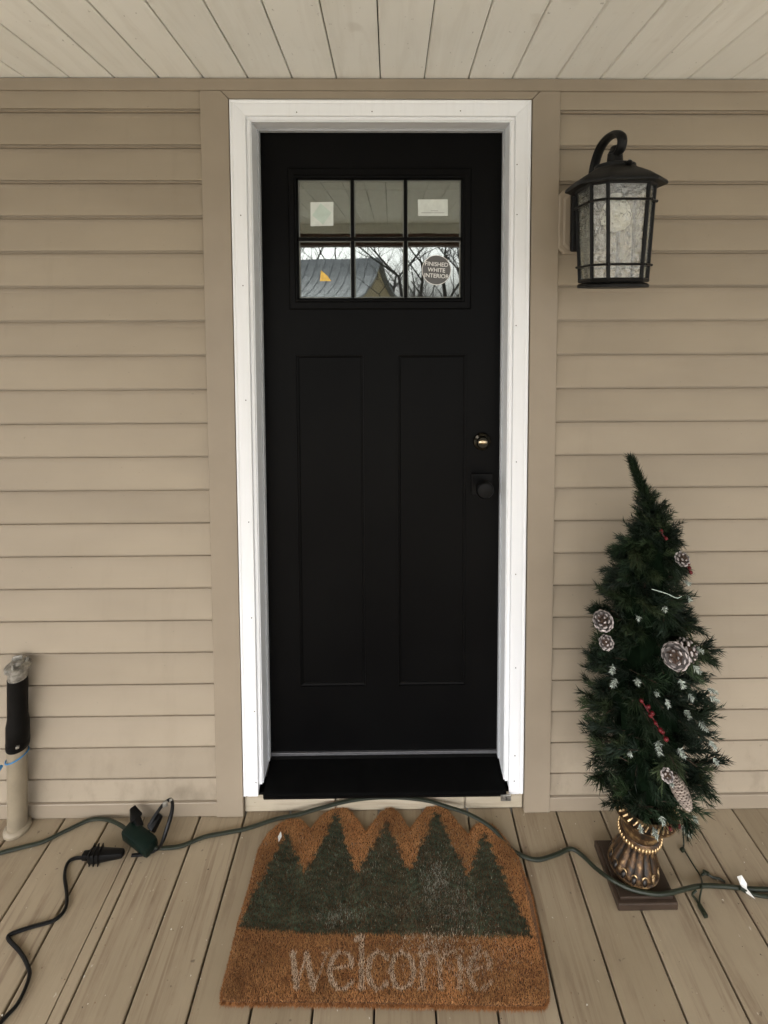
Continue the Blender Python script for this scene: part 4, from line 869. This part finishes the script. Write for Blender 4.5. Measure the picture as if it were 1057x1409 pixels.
def cone_mesh(rad, length, n_, closed, seed):
    r_ = random.Random(seed); V = []; Cc = []; ga = 2.39996
    for i in range(n_):
        t = (i+.5)/n_; env = math.sin(math.pi*min(1, .12+t*.86))**.6 if not closed else (math.sin(math.pi*(.12+.86*t)))**.5
        a = i*ga; zc_ = (t-.5)*length; rr = rad*env; o_ = Vector((math.cos(a), math.sin(a), 0)); tn = Vector((-math.sin(a), math.cos(a), 0))
        lift = (.15+.75*t) if not closed else 1.6
        tip = o_*rr+Vector((0, 0, zc_+length*(.05+.10*t) if not closed else zc_+length*.045)); base = o_*rr*(.30 if not closed else .72)+Vector((0, 0, zc_-length*.02))
        wd = rr*(.30 if not closed else .34)+.0012; th_ = .0016; dn = Vector((0, 0, -th_))
        m1 = base.lerp(tip, .62); L_, R_ = m1+tn*wd, m1-tn*wd; tl_, tr_ = tip+tn*wd*.62, tip-tn*wd*.62; tt = tip+o_*.0012
        dk = (.085, .052, .040); lt_ = (.48, .43, .42) if not closed else (.42, .35, .30)
        fz = r_.uniform(.55, 1.25)
        def tri(a_, b_, c_, col_): k_ = r_.uniform(.85, 1.12)*fz; V.extend((a_, b_, c_)); Cc.append(tuple(q*k_ for q in col_))
        tri(base, L_, R_, dk); tri(L_, tl_, tr_, lt_ if closed else tuple(q*.36 for q in lt_)); tri(L_, tr_, R_, lt_ if closed else tuple(q*.26 for q in lt_)); tri(tl_, tt, tr_, lt_)
        tri(tl_, tl_+dn*2, tt+dn, lt_); tri(tl_, tt+dn, tt, lt_); tri(tt, tt+dn, tr_+dn*2, lt_); tri(tt, tr_+dn*2, tr_, lt_)
        if not closed:                                 # rounded, frosted knob on the end of each scale
            kx, ky, kz = tn*(wd*.80), (o_*.5+Vector((0, 0, .5))).normalized()*.0016, o_.cross(tn)*.0030
            nb_ = [tip+o_*.0005+tn*(wd*.85*math.cos(q*math.pi/3))+(Vector((0, 0, 1))*.9-o_*.35)*(.0030*math.sin(q*math.pi/3)) for q in range(6)]; ap = tip+o_*.0030
            for q in range(6): tri(nb_[q], nb_[(q+1) % 6], ap, lt_)
    return np.array([tuple(v_) for v_ in V]), np.array(Cc)
def add_cone(loc, dirv, rad, length, n_, closed=False, seed=1):
    V, Cc = cone_mesh(rad, length, n_, closed, seed); R_ = Vector(dirv).to_track_quat('Z', 'Y').to_matrix(); Mx = np.array(R_); V = V @ Mx.T+np.array(tuple(loc))
    o = tri_mesh('pine_cone', V, Cc, M_CONE, tree)
    bm = bmesh.new(); bmesh.ops.create_uvsphere(bm, u_segments=10, v_segments=8, radius=1); bm.transform(Matrix.Translation(loc) @ R_.to_4x4() @ Matrix.Diagonal((rad*.5, rad*.5, length*.42, 1)))
    s = from_bm('cone_core', bm, M_BARK, o, True)
    return o
def P_at(u, v, y):                                     # helper values baked from the survey of the photograph
    return Vector((u, y, v))
tc = (CAMP-Vector((.69, -.36, .75))).normalized()
add_cone((.684, -.365, .752), (tc+Vector((-.1, .1, -.2))), .0285, .040, 44, False, 3)
add_cone((.715, -.350, .755), (Vector((.75, -.45, .2))), .0270, .040, 40, False, 4)
add_cone((.553, -.265, .775), (Vector((-.35, -.5, .55))), .0230, .056, 44, False, 5)
add_cone((.558, -.275, .725), (tc+Vector((-.3, 0, .1))), .0165, .026, 30, False, 6)
add_cone((.745, -.275, .942), (Vector((.15, -.6, .5))), .0165, .026, 30, False, 7)
add_cone((.716, -.345, .395), (Vector((.42, -.25, -.85))), .0180, .082, 150, True, 8)
add_cone((.672, -.365, .455), (Vector((-.1, -.7, .4))), .0130, .022, 26, False, 9)
def frost(loc, d, L, n_, nl=.014, w_=.0013):
    global Vt, Ct
    Vt, Ct = [], []; needles(Vector(loc), Vector(d), L, n_, nl, (.56, .62, .56), w_=w_, spread=(.5, 1.35))
    for i in range(0, len(Ct), 4): Ct[i] = tuple(q*.3 for q in Ct[i])
    o = tri_mesh('frosted_sprig', np.array([tuple(v_) for v_ in Vt]), np.array(Ct), M_FROST, tree); return o
FR = [(.03, .828, .016), (-.28, .640, .02), (.40, .690, .025), (.10, .665, .024), (-.10, .618, .02), (.22, .590, .026), (.78, .835, .02), (.45, .555, .028), (-.28, .520, .045), (.02, .505, .026), (.58, .500, .026), (.93, .580, .03), (.97, .545, .03), (-.80, .630, .03), (-.85, .660, .03), (-.55, .655, .022), (.30, .625, .018), (-.3, .262, .03), (.22, .275, .03), (-.52, .250, .02), (.40, .300, .016), (-.1, .42, .014), (.72, .875, .02), (.62, .72, .02), (-.5, .80, .014), (-.2, .31, .02), (.74, .43, .014), (-.62, .47, .014)]
for px, z, s_ in FR:
    q = surf(px, z, 1.0); d = (q-axis(z)[0]).normalized()+Vector((random.uniform(-.3, .5), -.3, random.uniform(-.9, .1)))
    frost(q-d.normalized()*.006, d, s_*.75, int(34+s_*1400), .009+s_*.12)
def berries(pts, r_=.0062):
    bm = bmesh.new()
    for p in pts: bmesh.ops.create_uvsphere(bm, u_segments=12, v_segments=8, radius=r_*random.uniform(.85, 1.1), matrix=Matrix.Translation(p))
    bm_tube(bm, [Vector(pts[0])+Vector((0, .008, 0)), Vector(pts[-1])+Vector((0, .008, 0))], .0018, 5)
    keep(from_bm('berry_sprig', bm, M_BERRY, tree, True))
a_, b_ = surf(-.42, .615, 1.06), surf(-.16, .540, 1.08)
berries([tuple(a_.lerp(b_, t)+Vector((random.uniform(-.004, .004), random.uniform(-.002, .008), random.uniform(-.005, .005)))) for t in (0, .10, .3, .36, .6, .80, .88, 1)], .0052)
a_, b_ = surf(.72, .935, 1.05), surf(.82, .895, 1.08)
berries([tuple(a_.lerp(b_, t)) for t in (0, .4, .7, 1)], .0055)
a_, b_ = surf(-.1, 1.0, 1.0), surf(.05, .985, 1.0); berries([tuple(a_), tuple(b_)], .005)
a_, b_ = surf(.55, .225, .95), surf(.50, .205, .95); berries([tuple(a_), tuple(b_)], .007)

gw = [surf(q, z, 1.02) for q, z in ((-.30, .872), (-.1, .868), (.1, .862), (.35, .850), (.5, .850))]
tube('frosted_twig', gw, .0009, M_STK_G, tree, 5)
# light string tail
tail = empty('light_string_lead', (.86, -.16, 0), 'thin dark green fairy light lead hanging from the tree to the deck', 'light string')
tube('wire', TAIL, .0022, M_GCORD, tail, 6); tube('wire', TAIL_R, .0030, M_GCORD, tail, 6); tube('wire', TAIL_B, .0032, M_GCORD, tail, 6)
obox('lamp_holder', (TAIL[4][0]-.006, TAIL[4][1]-.004, .006), .012, .009, .009, .3, M_GCORD, tail, .002)
obox('end_plug', (TAIL[-1][0]+.001, TAIL[-1][1]-.004, .006), .011, .028, .009, .1, M_GCORD, tail, .002)
obox('light_socket', (TAIL_R[1][0], TAIL_R[1][1]+.002, .006), .016, .008, .008, -.6, M_GCORD, tail, .002)

# ---------------------------------------------------------------- litter on the deck
LV = []; LC = []
for _ in range(420):
    x = random.uniform(-1.1, 1.15); y = random.uniform(-.75, -.03); s_ = random.uniform(.0007, .0022); a = random.uniform(0, 6.3); z = .0008
    p = Vector((x, y, z)); LV.extend((p+Vector((math.cos(a)*s_, math.sin(a)*s_, 0)), p+Vector((math.cos(a+2.2)*s_, math.sin(a+2.2)*s_, .0006)), p+Vector((math.cos(a+4)*s_*1.8, math.sin(a+4)*s_*1.8, 0)))); LC.append(random.choice([(.6, .56, .48), (.6, .56, .48), (.05, .035, .025), (.2, .12, .07)]))
lit = tri_mesh('deck_litter', np.array([tuple(v_) for v_ in LV]), np.array(LC), M_FROST, None); lit['kind'] = 'stuff'; lit['label'] = 'crumbs and flecks scattered on the deck'

# ---------------------------------------------------------------- across the street: house and bare trees, seen in the door glass
nb = empty('neighbour_house', (-4, -24, -.62), 'small house with a curved grey roof and tan gable reflected in the door glass', 'house')
M_NROOF = simple('grey_shingle', (.30, .31, .32), .85, nscale=3, var=.2)
M_NGAB = simple('tan_gable_siding', (.55, .44, .26), .8, nscale=2, var=.1)
R1 = Vector((-.67, -24, 3.84)); u_ = Vector((-.97, -.243, 0)).normalized(); v_ = Vector((-.243, .97, 0)).normalized()
prof = [(0, 3.84), (.5, 3.35), (1.05, 2.9), (1.75, 2.5), (2.7, 2.1), (3.8, 1.82), (4.4, 1.74)]
def nbp(s, wv_, z): q = R1+u_*s+v_*wv_; return (q.x, q.y, z)
for sgn, nm in ((1, 'roof'), (-1, 'roof')):
    V = []; Fc = []
    for s in (-.25, 11.5):
        V += [nbp(s, sgn*w__, z) for w__, z in prof]+[nbp(s, sgn*w__, z-.12) for w__, z in prof]
    n = len(prof)
    for i in range(n-1):
        Fc += [(i, i+1, 2*n+i+1, 2*n+i), (n+i, 3*n+i, 3*n+i+1, n+i+1), (i, n+i, n+i+1, i+1), (2*n+i, 2*n+i+1, 3*n+i+1, 3*n+i)]
    Fc += [(n-1, 2*n-1, 4*n-1, 3*n-1), (0, 2*n, 3*n, n)]
    rf = keep(mesh_obj('roof', V, Fc, M_NROOF, nb))
    if sgn == 1:
        for k in range(26):                            # standing ribs down the roof
            s = k*.45; P_ = [nbp(s-(w__*.10), sgn*w__, z+.02) for w__, z in prof]; t_ = tube('roof_rib', P_, .02, M_NROOF, None, 4, 2); t_.parent = rf; t_.matrix_parent_inverse = Matrix.Identity(4)
gp = [nbp(0, -w__, z-.05) for w__, z in prof[::-1]]+[nbp(0, w__, z-.05) for w__, z in prof[1:]]
gp = [nbp(0, -4.2, -.62)]+gp+[nbp(0, 4.2, -.62)]; g2 = [(Vector(p)+u_*11)[:] for p in gp]; n = len(gp)
keep(mesh_obj('wall', gp+g2, [tuple(range(n)), tuple(range(2*n-1, n-1, -1))]+[(n-1, 0, n, 2*n-1), (0, 1, n+1, n), (n-2, n-1, 2*n-1, 2*n-2)], M_NGAB, nb))
for q in range(3):
    c_ = R1-u_*.03; z = 3.02-.13*q; keep(mesh_obj('vent_slat', [(c_+v_*a+u_*b)[:2]+(z+h,) for a in (-.2, .2) for b in (0, .05) for h in (0, .05)], [(0, 1, 3, 2), (4, 6, 7, 5), (0, 4, 5, 1), (2, 3, 7, 6), (0, 2, 6, 4), (1, 5, 7, 3)], M_DARK, nb))
for q in range(14):
    z = 2.9-.09*q; hw = float(np.interp(z, [p[1] for p in prof[::-1]], [p[0] for p in prof[::-1]]))-.3
    if hw > .2: keep(mesh_obj('gable_board', [nbp(-.012, -hw, z), nbp(-.012, hw, z), nbp(-.03, hw, z-.07), nbp(-.03, -hw, z-.07)], [(0, 1, 2, 3)], M_NGAB, nb))
M_BRK = simple('grey_bark', (.05, .042, .035), .9, nscale=9, var=.3)
def bare_tree(x, y, h, seed, label):
    r_ = random.Random(seed); t = empty('bare_tree', (x, y, -.62), label, 'tree', None, 'bare winter trees beyond the porch')
    bm = bmesh.new(); tr = bmesh.new()
    def grow(p, d, L, rad, lvl):
        P_ = [p]; q = p; dd = d
        for s in range(4):
            dd = (dd+Vector((r_.uniform(-.22, .22), r_.uniform(-.22, .22), r_.uniform(-.05, .14)))).normalized(); q = q+dd*(L/4); P_.append(q)
        bm_tube(tr if lvl == 0 else bm, P_, [rad*(1-.14*k) for k in range(5)], 5 if lvl < 2 else 3, False)
        if lvl >= 5: return
        for k in range((3, 4, 3, 3, 2)[lvl] if lvl else 6):
            b = P_[r_.choice((1, 2, 3, 4)) if lvl else r_.choice((1, 2, 3, 4))]; a = r_.uniform(0, 6.28); s = Vector((math.cos(a), math.sin(a), r_.uniform(.15, .8))).normalized()
            grow(b, (dd*.55+s).normalized(), L*r_.uniform(.5, .75), rad*.42, lvl+1)
    grow(Vector((x, y, -.62)), Vector((r_.uniform(-.05, .05), 0, 1)), h*.42, h*.013, 0)
    keep(from_bm('trunk', tr, M_BRK, t, recalc=False)); keep(from_bm('branches', bm, M_BRK, t, recalc=False))
for i, (x, y, h, lb) in enumerate(((1.0, -15, 8, 'bare tree with low branches nearest the porch, right of the reflected house'), (2.6, -19, 10, 'tall bare tree behind the right edge of the reflection'), (-3.4, -32, 11, 'bare tree rising behind the left end of the grey roof'), (-.2, -31, 10, 'bare tree rising behind the gable peak'), (1.9, -34, 12, 'far bare tree between the two nearer bare trees'), (-6.5, -34, 12, 'bare tree behind the middle of the long grey roof'), (4.6, -28, 11, 'bare tree furthest to the right of the porch'))):
    bare_tree(x, y, h, 31+i, lb)
